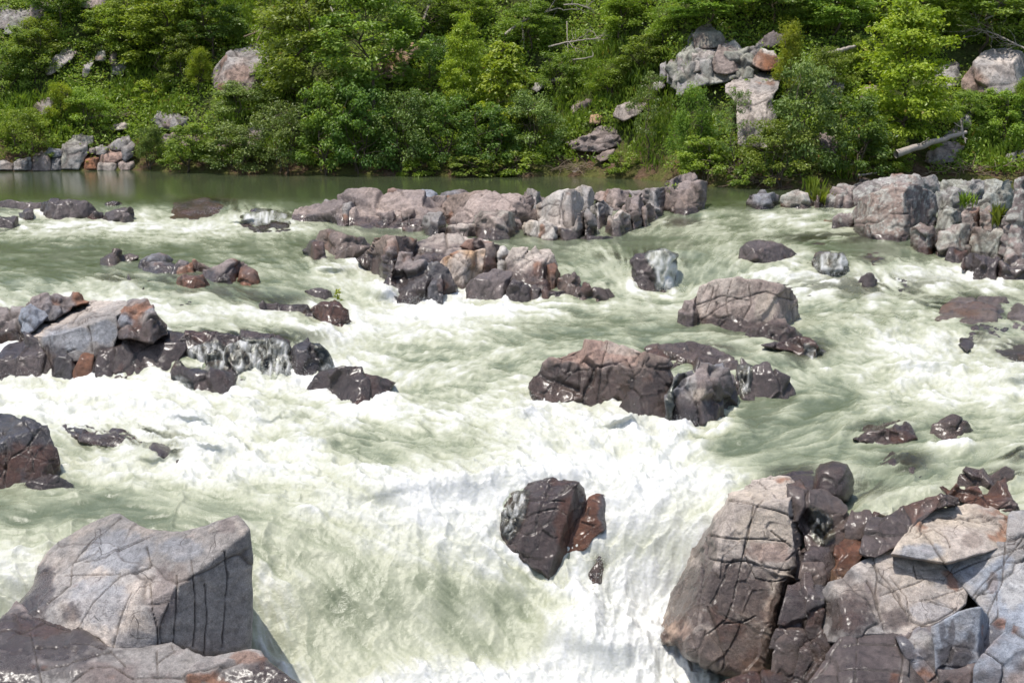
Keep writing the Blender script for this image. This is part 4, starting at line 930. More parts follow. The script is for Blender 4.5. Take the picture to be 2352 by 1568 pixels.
# ---- right outcrop
e = outcrop('rock_outcrop', (2150, 590, 30.5), 'long lichen spotted grey brown rock wall along the right edge', 'rock outcrop')
kw = dict(parent=e, T=1.4, lich=.6, wb=.18, rust=.0, noise=1.1)
B_('rock_block', 6, '905,290 912,240 980,190 1100,130 1200,120 1290,150 1270,200 1190,280 1170,300 1050,300 940,275', c=('mauve', 'pink'), bv=479, lean=1.1, fr=(.6, .1, .05), **kw)
B_('rock_block', 6, '905,262 930,190 975,185 950,262', c=('orange', 'brown'), bv=474, dY=-.2, lean=.3, parent=e, T=.4, fr=None)
B_('rock_block', 6, '1175,300 1180,160 1250,110 1370,70 1500,60 1570,80 1740,68 1760,120 1760,260 1600,330 1300,330', c=('mauve', 'grey'), bv=500, lean=1.0, dY=.8, fr=(.7, .09, .05), **kw)
B_('rock_block', 6, '1170,440 1165,310 1230,220 1330,175 1400,130 1500,110 1640,150 1740,200 1758,300 1750,380 1720,430 1600,450 1590,525 1480,527 1280,512 1200,470', c=('mauve', 'brown'), bv=556, lean=.55, fr=(1., .09, .05), fr2=(.3, .02, .015), top=.2, cracks=['1640,140 1620,250 1600,300 1580,420', '1360,190 1350,260 1350,360', '1180,400 1350,390 1430,330 1560,330'], paint=[('brown', 1440, 340, 130, 30, .5)], label='large purplish brown lichen spotted face', **kw)
B_('rock_block', 6, '1430,500 1440,460 1540,450 1575,480 1570,525 1480,525', c=('lich', 'brown'), bv=556, lean=.3, **kw)
B_('rock_block', 6, '1025,432 1040,365 1080,338 1165,325 1175,440', c=('mauve', 'lich'), bv=526, lean=.4, **kw)
B_('rock_block', 6, '1578,570 1575,440 1640,400 1740,430 1760,500 1750,580 1700,610 1600,592', c=('mauve', 'brown'), bv=585, lean=.35, fr=(.7, .05, .04), paint=[('rust', 1660, 590, 80, 40, .7)], **kw)
B_('rock_block', 6, '1745,180 1880,165 1955,185 1955,300 1900,310 1860,330 1760,320', c=('grey', 'lich'), bv=520, lean=.5, fr=(1.2, .04, .03), label='smooth grey panel', **kw)
B_('rock_block', 6, '1740,150 1755,100 1880,98 2000,95 2090,90 2090,180 1950,210 1860,190 1760,190', c=('lich', 'grey'), bv=470, lean=1.4, fr=(.3, .1, .05), dY=.2, **kw)
B_('rock_block', 6, '1745,420 1770,330 1830,270 1920,330 1910,420 1850,440 1790,430', c=('mauve', 'lich'), bv=545, lean=.5, fr=(.4, .06, .04), **kw)
B_('rock_block', 6, '1740,600 1765,470 1860,415 1960,410 1985,480 1985,600 1900,640 1830,635', c=('pink', 'lich'), bv=596, lean=.5, fr=(.6, .06, .04), **kw)
B_('rock_block', 6, '1950,240 2075,240 2085,110 2150,90 2260,110 2290,200 2290,330 2240,420 2100,440 2020,420 1960,330', c=('mauve', 'lich'), bv=545, lean=.7, dY=.3, fr=(.6, .1, .05), **kw)
B_('rock_block', 6, '1920,440 1925,330 1960,295 2050,290 2045,430', c=('brown', 'pink'), bv=555, lean=.3, rust=.3, parent=e, T=.7, lich=.3, fr=(.3, .05, .04))
B_('rock_block', 6, '2045,430 2050,300 2110,280 2150,320 2140,430', c=('orange', 'brown'), bv=555, lean=.3, rust=.2, parent=e, T=.7, lich=.3, fr=(.3, .05, .04), label='orange brown upright block')
B_('rock_block', 6, '1980,560 1995,450 2060,430 2120,450 2150,430 2240,440 2250,560 2200,640 2100,620 2000,600', c=('lich', 'brown'), bv=605, lean=.5, fr=(.4, .08, .05), **kw)
B_('rock_block', 6, '2200,540 2210,360 2280,300 2290,100 2352,75 2560,80 2600,300 2600,640 2352,700 2210,680', c=('pink', 'mauve'), bv=625, lean=.65, fr=(.6, .12, .05), nodef=True, **kw)
B_('rock_block', 6, '1920,700 1935,640 1980,600 2080,610 2200,650 2190,790 2060,795 1990,750', c=('dark', 'mauve'), bv=647, lean=.6, wet=.85, parent=e, T=1., fr=(.4, .08, .05))
B_('rock_block', 6, '2180,795 2175,690 2220,660 2352,680 2600,680 2600,800 2352,802', c=('mauve', 'dark'), bv=648, lean=.5, wb=.3, parent=e, T=1., fr=(.4, .08, .05), lich=.2)
B_('rock_block', 6, '1810,640 1830,590 1950,590 1960,650 1900,665', c=('dark', 'mauve'), bv=605, lean=.5, wet=.85, parent=e, T=.8)
boulder('low dark oval rock left of the mossy stone at the pool outlet', 6, '440,255 460,210 540,180 620,178 670,205 664,260 600,300 500,302', bv=482, wb=.15, c=('mauve', 'slate'), T=1., lean=.7, lich=.2)
boulder('mossy pale stone beside a grass tuft at the pool outlet', 6, '680,280 690,220 720,185 800,168 862,185 905,235 895,292 800,302 740,300', bv=481, wb=.1, c=('lich', 'pale'), T=.9, lean=.5, fr=(.5, .08, .05), lich=.6)
boulder('dark brown rounded boulder left of the white cascade on the right', 6, '372,655 400,570 430,530 475,510 560,514 680,535 760,572 805,612 740,655 640,672 500,692 410,692', bv=609, wb=.4, c=('brown', 'mauve'), T=1.1, lean=.7, wet=.75, rust=.2, fr=(.9, .06, .03), pl=[(440, 600, -.05, -.75, -.6, .3)])
boulder('brown rock streaming with white water in the right cascade', 6, '885,660 940,590 1010,578 1100,600 1145,665 1100,740 1000,760 920,720', bv=632, c=('brown', 'rust'), wet=1, T=.9, lean=.9, rust=.25, veil=[('880,640 930,580 1010,600 1110,600 1160,680 1110,760 990,770 900,730', (.15, 1), .4)])
boulder('small dark pointed rock standing in the white cascade on the right', 6, '1200,800 1225,755 1255,730 1290,728 1330,760 1342,835 1290,842', bv=660, c=('mauve', 'dark'), wet=.8, T=.6, lean=.5)
for q, lb in (('600,830 650,790 700,773 780,775 775,825 700,835', 'small dark stone in foam just above the pale cracked boulder'), ('850,845 890,815 925,798 962,830 955,848', 'tiny dark stone right of the small stone above the pale boulder'), ('1250,620 1310,578 1400,590 1420,650 1330,670', 'brown rock under the glassy lip of the right cascade'), ('850,500 900,465 1040,460 1060,500 900,510', 'flat red brown rock awash beside the right rock wall'), ('1380,800 1440,750 1560,760 1570,830 1450,845', 'dark stones inside the white cascade right of the pointed rock')):
    boulder(lb, 6, q, sub=.03, hump=.35, c=('brown', 'dark'), wet=1, T=.5, rust=.2, fr=(.3, .08, .04))
boulder('orange brown slab sliding under water beside the right rock wall', 6, '920,410 990,350 1045,330 1040,385 970,415', sub=.02, hump=.2, c=('orange', 'brown'), wet=.8, T=.5)
boulder('broad submerged dome of dark rock at the right edge, glassy water over it', 6, '1740,1030 1790,965 1900,910 2080,898 2235,905 2250,1000 2150,1055 1900,1035', sub=.02, humpz=.07, hump=.6, c=('brown', 'mauve'), wet=.62, T=.9, fr=(.7, .12, .06))
boulder('dark rock at the right edge behind the submerged dome', 6, '2235,1020 2250,930 2352,915 2500,930 2500,1090 2352,1095 2260,1075', sub=.02, humpz=.06, hump=.5, c=('brown', 'mauve'), wet=.7, T=.8)
boulder('dark stones showing through the spill below the submerged dome', 6, '1900,1200 1990,1110 2120,1095 2240,1130 2200,1190 2060,1180 1960,1230', humpz=.03, sub=.04, hump=.3, c=('mauve', 'dark'), wet=1, T=.6, fr=(.3, .12, .05))
boulder('dark streaming rock low at the right edge', 6, '2150,1265 2200,1215 2352,1200 2500,1210 2500,1310 2352,1312 2240,1300', sub=.0, hump=.3, c=('slate', 'dark'), wet=1, T=.6)
boulder('round dark brown rock alone in the right rapids', 0, '2133,998 2140,975 2160,958 2185,950 2210,960 2232,990 2225,1000 2180,1004', bv=1001, c=('brown', 'mauve'), wet=.85, T=.6, lean=.6)
boulder('wet brown rocks awash left of the round dark rock in the right rapids', 0, '1960,998 1985,975 2010,978 2050,962 2090,975 2108,995 2060,1002 2000,1003', sub=.0, hump=.35, c=('brown', 'mauve'), wet=1, T=.6, humpz=.06, fr=(.25, .1, .04), rust=.2)
boulder('submerged round rock below the round dark rock in the right rapids', 0, '2020,1062 2050,1038 2090,1030 2130,1048 2135,1072 2100,1085 2050,1080', sub=.03, hump=.25, c=('brown', 'dark'), wet=1, T=.6)
boulder('half sunken rock at the right edge above the foreground rocks', 0, '2285,1060 2310,1035 2352,1030 2420,1035 2420,1065 2352,1062', sub=.02, hump=.3, c=('brown', 'mauve'), wet=1, T=.6)

# ---- right foreground
e = outcrop('rock_outcrop', (1900, 1568, 14.6), 'broad fractured bedrock filling the near right corner, wet brown to pale grey', 'rock outcrop')
kw = dict(parent=e, water=False)
B_('rock_block', 9, '960,230 1040,215 1090,300 1190,298 1270,330 1322,360 1335,440 1300,560 1220,640 1080,640 1000,400', c=('mauve', 'brown'), Y=15.9, bv=1290, lean=.45, wet=.75, T=1., fr=(.45, .1, .05), veil=[('1080,360 1150,370 1230,420 1240,560 1180,600 1110,560', (.1, 1), -.1)], **kw)
B_('rock_block', 9, '170,1140 200,1060 235,1000 300,830 400,650 490,480 520,415 575,380 622,290 740,232 850,208 970,208 1035,255 1095,335 1085,440 1055,600 1045,730 1000,810 965,840 925,960 895,1150 875,1340 700,1390 500,1310 340,1240 300,1180', c=('pale', 'cream'), Y=15.05, bv=1545, lean=.55, nodef=True, T=2., fr=(.8, .04, .035), fr2=(.3, .02, .012), rust=.10, k=.03, step=2.2, rnd=.4, parent=e, water=False,
   pl=[((750, 640, .55), (560, 640, .62), (800, 330, 1.05)), ((750, 640, .55), (560, 640, .62), (600, 1250, .0)), ((560, 640, .62), (480, 900, .42), (330, 780, 1.0)), ((800, 330, 1.05), (640, 320, 1.2), (850, 215, 1.8)), ((1000, 380, 1.0), (1040, 700, .55), (1085, 400, 1.6)), ((560, 640, .62), (640, 340, 1.1), (500, 480, 1.4))],
   cracks=['620,330 740,345 860,370 960,400 1040,430', '765,350 735,540 700,650 650,900', '520,540 640,550 750,550 960,560', '490,660 600,690 720,680 860,720 1000,740', '720,660 780,780 870,800 960,790', '480,640 500,560', '870,790 880,850', '460,700 440,900 420,1060', '640,930 600,1030 480,1120', '960,820 930,960 890,1150', '870,500 1000,600', '590,1050 700,1040 780,1000'], cw=(1.7, .04),
   paint=[('cream', 840, 490, 190, 110, .75), ('cream', 760, 290, 150, 50, .5), ('rose', 850, 620, 130, 60, .6), ('wet', 540, 900, 360, 220, 1), ('wet', 600, 1230, 420, 200, 1), ('wet', 480, 560, 90, 140, .8), ('rust', 300, 1080, 110, 90, .45), ('orange', 780, 1300, 100, 60, .5), ('wet', 960, 1000, 120, 200, 1), ('brown', 1060, 520, 40, 200, .7), ('rust', 880, 980, 60, 110, .3)], label='big leaning slab, pale above and dark wet below')
B_('rock_block', 9, '1105,330 1118,240 1132,150 1158,116 1230,100 1310,118 1340,175 1355,270 1322,332 1220,340', c=('mauve', 'brown'), Y=16.45, bv=1152, lean=.35, wet=1, T=.9, fr=(.9, .02, .03), fr2=None, rnd=.9, noise=.6, k=.06, pl=[(1230, 230, -.02, -.14, -.66, .74), (1310, 200, -.0, .8, -.6, .1), (1140, 220, 0, -.85, -.5, .2), (1230, 140, 0, 0, -.35, .9)], nodef=True, bulge=.06, label='glossy wet rounded knob', **kw)
B_('rock_block', 9, '800,222 900,192 1000,162 1110,148 1135,250 1110,300 1030,260', c=('mauve', 'brown'), sub=-.05, humpz=.10, wet=1, T=.7, fr=(.5, .04, .03), parent=e)
B_('rock_block', 9, '880,820 1000,620 1300,480 1500,480 1900,600 2300,560 2400,700 2400,1460 700,1460 860,1100', c=('brown', 'dark'), Y=15.45, bv=1600, lean=.35, wet=.85, T=.8, rust=.15, fr=(.5, .08, .05), step=4, nodef=True, **kw)
B_('rock_block', 9, '1300,560 1305,480 1345,402 1470,405 1540,425 1530,520 1460,570 1400,590', c=('brown', 'mauve'), Y=15.8, bv=1250, lean=.4, wet=.8, T=.8, fr=(.5, .04, .04), rust=.12, pl=[(1440, 480, -.05, .8, -.6, .1)], **kw)
B_('rock_block', 9, '1040,700 1100,600 1210,590 1250,700 1240,810 1150,830 1050,760', c=('brown', 'dark'), Y=15.45, bv=1330, lean=.3, wet=.9, T=.8, rust=.2, **kw)
B_('rock_block', 9, '1220,830 1240,600 1300,555 1410,565 1400,650 1340,740 1270,830', c=('orange', 'rust'), Y=15.35, bv=1340, lean=.6, wet=.85, T=.8, fr=(.2, .03, .01), noise=1.6, label='rusty wet ledge with trickling water', **kw)
B_('rock_block', 9, '1040,780 1050,700 1160,690 1180,720 1170,830 1090,830', c=('mauve', 'brown'), Y=15.2, bv=1345, lean=.3, wet=.6, T=.6, **kw)
B_('rock_block', 9, '1390,650 1405,560 1440,420 1530,430 1640,355 1750,318 1870,303 1960,318 1968,350 1830,382 1720,470 1600,600 1480,660', c=('mauve', 'brown'), Y=15.2, bv=1280, lean=1.1, wet=.7, T=1., fr=(.5, .06, .04), nodef=True, rust=.18, **kw)
B_('rock_block', 9, '1570,640 1640,535 1720,455 1830,378 1950,358 2050,348 2262,338 2280,390 2275,440 2250,590 2160,620 2080,640 1900,690 1700,660', c=('pale', 'cream'), Y=15.0, bv=1280, lean=.9, nodef=True, T=1.4, fr=(.9, .03, .03), fr2=None, rust=.04, k=.02, parent=e, water=False, pl=[((2080, 450, .7), (1950, 610, .1), (1700, 500, .5)), ((2080, 450, .7), (2100, 590, .2), (2270, 440, .8)), ((2080, 450, .7), (1800, 420, 1.0), (2260, 345, 1.6)), ((1950, 610, .1), (2090, 460, .68), (2110, 610, .25))],
   cracks=['1660,520 1750,430 1900,420 2080,440', '1700,540 1820,490 1900,540 1920,600', '2085,450 2180,430 2270,435', '2260,345 2275,500 2240,640'], paint=[('brown', 2150, 390, 130, 40, .4), ('blue', 1750, 620, 130, 50, .7), ('brown', 2050, 560, 60, 60, .5)], label='pale cream upper slab')
B_('rock_block', 9, '2260,420 2275,400 2352,395 2560,400 2560,1500 2352,1450 2200,1300 2080,1250 2140,1010 1960,800 1900,720 1860,660 1960,620 2120,590 2245,560', c=('blue', 'grey'), Y=14.2, bv=1480, lean=.95, nodef=True, T=1.6, fr=(1.1, .04, .04), fr2=None, rust=.02, k=.02, parent=e, water=False, pl=[((2220, 600, 1.1), (2230, 900, .45), (2560, 700, 1.0)), ((2220, 600, 1.15), (2000, 700, 1.05), (2150, 980, .42)), ((2150, 1000, .4), (2352, 1000, .35), (2200, 1300, -.1))],
   cracks=['2250,430 2240,600 2225,800 2130,1000', '1900,770 2060,690 2240,640 2352,600', '2040,900 2120,800 2220,720', '2352,540 2230,700', '2230,700 2352,680', '2190,830 2200,1000 2150,1050', '2352,1100 2250,1040 2200,1050', '2050,880 2170,860'], paint=[('white', 2100, 660, 140, 60, .6), ('white', 2300, 800, 80, 140, .5), ('mauve', 2170, 800, 30, 60, .7), ('mauve', 2200, 1250, 100, 90, .6), ('wet', 2180, 1150, 70, 110, .8), ('wet', 2300, 1180, 50, 60, .5)], label='blue grey slabs split by deep cracks')
B_('rock_block', 9, '1165,1060 1160,900 1205,810 1275,790 1345,715 1480,640 1600,622 1720,650 1850,692 1930,755 1975,805 2012,870 2005,935 1940,995 1800,1065 1650,1120 1520,1110 1400,1120 1300,1160 1200,1160', c=('pale', 'grey'), Y=14.3, bv=1455, lean=.55, nodef=True, T=1.5, fr=(1., .03, .03), fr2=None, rust=.05, k=.03, step=2.2, parent=e, water=False,
   pl=[((1500, 850, .2), (1520, 1090, .0), (1900, 960, .25)), ((1480, 690, .65), (1500, 850, .25), (1850, 750, .7)), ((1430, 800, .3), (1280, 1090, .05), (1500, 1000, .08)), ((1280, 800, .5), (1200, 850, .7), (1180, 1100, .45)), ((1600, 630, 1.1), (1480, 660, 1.0), (1850, 700, 1.0))],
   cracks=['1470,660 1490,780 1480,870 1510,1000 1530,1090', '1500,800 1570,850 1640,960 1690,1000', '1680,920 1800,910 1860,890 1990,850', '1510,880 1620,850 1760,800', '1700,720 1720,790 1880,800', '1700,1080 1850,1030 1960,960', '1430,800 1470,870 1490,960', '1560,780 1660,900 1680,1020', '1800,920 1960,970'], paint=[('wet', 1330, 1000, 150, 130, 1), ('brown', 1400, 880, 120, 70, .5), ('rust', 1320, 1040, 80, 60, .35), ('wet', 1580, 1020, 100, 70, .85), ('cream', 1700, 760, 160, 90, .4), ('blue', 1800, 980, 140, 50, .4), ('dark', 1440, 830, 22, 40, .7), ('wet', 1300, 780, 60, 50, .5)], label='pale rounded boulder with water stains')
B_('rock_block', 9, '1835,1420 1830,1200 1810,1070 1960,985 2090,955 2145,1030 2135,1130 2085,1270 2080,1420', c=('blue', 'grey'), Y=13.95, bv=1560, lean=.35, nodef=True, T=1., fr=(1.1, .03, .03), fr2=None, rust=.03, parent=e, water=False, pl=[((1850, 1080, .25), (2100, 1000, .4), (1960, 980, .7)), ((2090, 1050, .2), (2060, 1280, .0), (2140, 1060, .6))], paint=[('wet', 1960, 1240, 110, 110, 1), ('wet', 2040, 1150, 25, 90, .8), ('wet', 1930, 1120, 18, 90, .8), ('wet', 1870, 1080, 18, 90, .7)], cracks=['1860,1300 1980,1305 2080,1270'], label='smooth face with dark drip stains')
B_('rock_block', 9, '1600,1130 1700,1080 1830,1055 1850,1200 1870,1420 1760,1440 1690,1300 1640,1200', c=('blue', 'mauve'), Y=13.95, bv=1560, lean=.6, T=1., fr=(.6, .06, .05), paint=[('white', 1740, 1150, 70, 50, .5), ('wet', 1640, 1260, 60, 120, .8)], **kw)
B_('rock_block', 9, '1020,1460 1080,1380 1150,1280 1270,1135 1390,1105 1560,1095 1650,1120 1700,1230 1760,1330 1790,1460', c=('mauve', 'dark'), Y=13.7, bv=1580, lean=.75, nodef=True, T=1.2, fr=(.9, .03, .04), fr2=None, noise=.7, wet=.72, rust=.06, parent=e, water=False, pl=[((1380, 1180, .5), (1600, 1170, .5), (1450, 1400, .02)), ((1620, 1150, .5), (1660, 1400, .0), (1760, 1350, .25)), ((1270, 1150, .6), (1120, 1380, .3), (1400, 1350, .08))], cracks=['1375,1130 1365,1250 1360,1399', '1280,1150 1180,1300 1090,1399', '1600,1130 1640,1250 1620,1399', '1300,1190 1380,1170 1600,1170'], paint=[('white', 1680, 1330, 50, 100, .4)], label='dark purplish wet slab at the bottom edge')
B_('rock_block', 9, '1870,1430 1850,1320 1960,1310 2080,1270 2090,1320 2080,1430', c=('mauve', 'dark'), Y=13.75, bv=1570, lean=.4, wet=.6, T=.7, **kw)
B_('rock_block', 9, '2060,1440 2080,1300 2150,1180 2250,1050 2352,1080 2560,1080 2560,1440', c=('blue', 'mauve'), Y=13.6, bv=1570, lean=.7, T=1., fr=(.6, .05, .05), fr2=None, rust=.02, paint=[('wet', 2140, 1380, 90, 60, .7), ('wet', 2352, 1250, 60, 60, .5)], **kw)
B_('rock_block', 9, '870,1190 910,1080 935,960 965,830 1090,775 1115,830 1085,960 1060,1100 1040,1160', c=('mauve', 'brown'), Y=14.75, bv=1470, lean=.3, wet=.85, T=.8, fr=(.4, .07, .05), rust=.15, **kw)
B_('rock_block', 9, '1055,1170 1085,830 1180,790 1215,830 1170,960 1165,1080 1150,1150', c=('mauve', 'slate'), Y=14.7, bv=1470, lean=.3, wet=.85, T=.8, fr=(.5, .06, .05), rust=.1, **kw)
B_('rock_block', 9, '850,1400 890,1150 905,1080 1045,1090 1060,1150 1030,1260 990,1400', c=('mauve', 'brown'), Y=14.45, bv=1550, lean=.3, wet=.85, T=.8, fr=(.4, .07, .05), rust=.2, **kw)
B_('rock_block', 9, '980,1400 1040,1200 1160,1100 1270,1110 1280,1150 1180,1300 1090,1420', c=('brown', 'mauve'), Y=14.35, bv=1540, lean=.5, wet=.9, T=.8, fr=(.35, .06, .04), rust=.12, **kw)
B_('rock_block', 9, '440,1440 560,1380 700,1345 860,1330 960,1325 990,1380 1010,1460', c=('brown', 'dark'), Y=14.3, bv=1580, lean=1.1, wet=1, T=.9, fr=(.4, .06, .04), rust=.2, **kw)
e = outcrop('rock_cluster', (2260, 1160, 16.7), 'dark reddish brown rocks at the right edge behind the pale foreground slab', 'rocks')
B_('rock_block', 9, '1965,250 1980,200 2030,128 2085,125 2150,140 2262,118 2305,150 2300,240 2200,270 2050,280', c=('mauve', 'brown'), bv=1128, lean=.6, wet=.9, T=.9, parent=e, fr=(.5, .1, .05))
B_('rock_block', 9, '1850,240 1885,222 1925,232 2010,262 2090,240 2165,215 2235,215 2290,290 2350,375 2262,395 2050,360 1900,300', c=('mauve', 'rust'), Y=16.0, bv=1175, lean=.7, wet=.85, T=.9, parent=e, fr=(.45, .1, .05), rust=.2, water=False)
boulder('low dark rock in the water at the far right above the reddish brown rocks', 9, '2200,150 2260,125 2352,110 2500,120 2500,210 2352,220 2290,200', sub=.0, hump=.3, c=('brown', 'dark'), wet=1, T=.6)
WATER = build_water()
# =================================================================== far bank
SHU = np.array([-900, 0, 300, 500, 800, 1100, 1300, 1450, 1560, 1620, 1700, 1850, 1950, 2100, 2352, 3200])
SHV = np.array([393, 394, 391, 398, 402, 405, 405, 411, 420, 428, 432, 434, 432, 428, 426, 426])
_Ys = np.array([float(CAMZ / math.tan(PITCH - math.atan((784 - v) / FPX))) for v in SHV])
_Xs = np.array([at(u, v, y)[0] for u, v, y in zip(SHU, SHV, _Ys)])
def shoreY(x): return np.interp(x, _Xs, _Ys)
def zt(x, y):
    x = np.asarray(x, float); y = np.asarray(y, float)
    d = y - shoreY(x)
    n = fbm(np.stack([x * .35, y * .35, x * 0], -1), 4, 90)
    n2 = fbm(np.stack([x * 1.3, y * 1.3, x * 0], -1), 3, 91)
    z = np.where(d < 0, .9 * d, .62 * np.minimum(d, 1.5) + .86 * np.maximum(d - 1.5, 0))
    return z + (.75 * n + .18 * n2) * sstep(.2, 3.5, d) + .05 * n2
def Yt(u, v):
    """distance at which the line of sight meets the bank"""
    ys = np.linspace(40, 72, 1300)
    p = at(np.full(ys.shape, float(u)), np.full(ys.shape, float(v)), ys)
    k = np.where((p[:, 2] <= zt(p[:, 0], p[:, 1])) & (ys > shoreY(p[:, 0]) - .3))[0]
    return float(ys[k[0]]) if len(k) else 60.
def ground_at(u, v):
    Y = Yt(u, v); p = at(u, v, Y)
    return p
def mat_soil():
    m, nt, new = nmat('bank_soil'); L = nt.links.new
    pos = new('ShaderNodeNewGeometry').outputs['Position']
    n1 = noise_n(nt, pos, 1.1, 5, .65); n2 = noise_n(nt, pos, 9, 5, .7)
    c = ramp(nt, n1, [(.3, (.075, .062, .026)), (.46, (.10, .105, .03)), (.56, (.115, .072, .045)), (.7, (.17, .12, .085))])
    sz = new('ShaderNodeSeparateXYZ'); L(pos, sz.inputs[0])
    up = math_n(nt, 'MULTIPLY', math_n(nt, 'SUBTRACT', sz.outputs[2], .6), 1.2, True)
    c = mixc(nt, math_n(nt, 'MULTIPLY', up, .8), c, (.055, .078, .02))
    c = mixc(nt, 1.0, c, ramp(nt, n2, [(.3, .45), (.7, 1.35)]), 'MULTIPLY')
    p = new('ShaderNodeBsdfPrincipled'); L(c, p.inputs['Base Color']); p.inputs['Roughness'].default_value = .95
    p.inputs['Specular IOR Level'].default_value = .1
    b = new('ShaderNodeBump'); b.inputs['Distance'].default_value = .08; L(n2, b.inputs['Height']); L(b.outputs[0], p.inputs['Normal'])
    o = new('ShaderNodeOutputMaterial'); L(p.outputs[0], o.inputs[0]); return m
def build_bank():
    xs = np.arange(-34, 34.1, .22); ds = np.concatenate([np.arange(-3, 10, .16), np.arange(10, 30, .6)])
    X, D = np.meshgrid(xs, ds)
    Yq = shoreY(X) + D; Z = zt(X, Yq)
    idx = np.arange(X.size).reshape(X.shape)
    fq = np.stack([idx[:-1, :-1], idx[:-1, 1:], idx[1:, 1:], idx[1:, :-1]], -1).reshape(-1, 4)
    o = mesh_np('hillside', np.stack([X, Yq, Z], -1).reshape(-1, 3), fq, mat_soil())
    tag(o, 'steep earthy river bank rising behind the calm pool', 'hillside', kind='structure')
    xs = np.linspace(-60, 60, 60); ys = np.linspace(-4, 46, 40); X, Y_ = np.meshgrid(xs, ys)
    idx = np.arange(X.size).reshape(X.shape)
    fq = np.stack([idx[:-1, :-1], idx[:-1, 1:], idx[1:, 1:], idx[1:, :-1]], -1).reshape(-1, 4)
    Z = -4.6 + .3 * fbm(np.stack([X * .3, Y_ * .3, X * 0], -1), 3, 4) + 3.2 * sstep(28, 45, Y_)
    g = mesh_np('river_bed', np.stack([X, Y_, Z], -1).reshape(-1, 3), fq, MROCK, col=np.tile(np.array([.14, .11, .09, 1.]), (X.size, 1)))
    tag(g, 'dark stony river bed under the water', 'river bed', kind='structure')
build_bank()

HILLPOLY = []
def hillrock(label, pan, outline, vb=None, c=('pink', 'grey'), dY=0., cat='boulder', name='boulder', group=None, **kw):
    poly = pp(pan, outline)
    uc = poly[:, 0].mean(); v = poly[:, 1].max() if vb is None else vb
    Yq = Yt(uc, min(v, 393 if uc < 1400 else 425)) + dY - (kw.pop('fwd', .45) if v < 380 else .1)
    HILLPOLY.append((poly, Yq))
    cen = poly.mean(0); dv = poly - cen; poly = poly + dv / (np.linalg.norm(dv, axis=1, keepdims=True) + 1e-6) * 2.5
    kw.setdefault('fr', (.7, .09, .04)); kw.setdefault('lean', .7); kw.setdefault('rnd', .1); kw.setdefault('rust', .02); kw.setdefault('T', 1.2)
    kw.setdefault('step', 2.4)
    o = block(name, pan, poly, Y=Yq, bv=v, water=False, c=c, **kw)
    return tag(o, label, cat, group or ('stones along the waterline of the far bank' if cat == 'stone' else 'boulders on the far hillside'))

hillrock('big lone pinkish grey boulder on the left hillside', 1, '1455,520 1480,480 1500,440 1540,400 1620,340 1690,330 1740,300 1790,302 1830,330 1850,420 1860,520 1800,600 1650,640 1500,640', c=('grey', 'pink'), rust=.08, lean=.6, fwd=.9, fr=(1.2, .06, .02), pl=[(1640, 360, -.05, -.15, -.5, .8), (1530, 470, .0, -.7, -.4, .5)], paint=[('white', 1720, 330, 80, 30, .4), ('rust', 1640, 500, 90, 60, .35)])
hillrock('salmon pink rock half hidden behind the tall dark green tree', 2, '240,480 300,400 360,330 440,300 520,305 530,360 460,420 440,520 300,540', c=('rose', 'orange'), rust=.2)
hillrock('grey rock ledge in the top left corner', 1, '-60,60 0,40 100,35 200,50 210,120 30,190 -60,200', c=('grey', 'pink'))
hillrock('rounded grey boulder below the ledge in the top left corner', 1, '25,200 30,120 70,95 130,95 200,110 230,160 200,240 60,240', c=('grey', 'lich'))
hillrock('blocky grey rock among leaves near the top left corner', 1, '195,110 210,40 260,10 330,30 300,110 240,140', c=('grey', 'pink'))
hillrock('pale rock face under trees at the top edge left of the bare branches', 1, '550,40 570,-20 690,-30 720,20 690,60 600,60', c=('grey', 'pink'))
hillrock('pale lavender rock in bushes on the far left hillside', 1, '320,500 350,420 400,370 470,320 530,360 480,420 400,480 350,520', c=('pale', 'grey'))
hillrock('leaning grey shard standing in grass on the left hillside', 1, '575,530 590,470 630,410 645,430 610,500 590,540', c=('brown', 'grey'), T=.3)
hillrock('pointed grey stone at the left of the standing stones', 1, '660,420 680,360 705,332 722,360 715,420', c=('grey', 'lich'), T=.3)
hillrock('thin upright grey stone in the middle of the standing stones', 1, '760,440 765,370 785,335 800,370 800,450', c=('brown', 'grey'), T=.3)
hillrock('light grey squared standing stone on the left hillside', 1, '775,510 780,450 815,415 860,418 872,460 850,520', c=('grey', 'lich'), T=.4)
hillrock('brown grey boulder low on the far left hillside', 1, '235,740 260,700 340,680 365,710 340,770 290,790', c=('brown', 'grey'), T=.6)
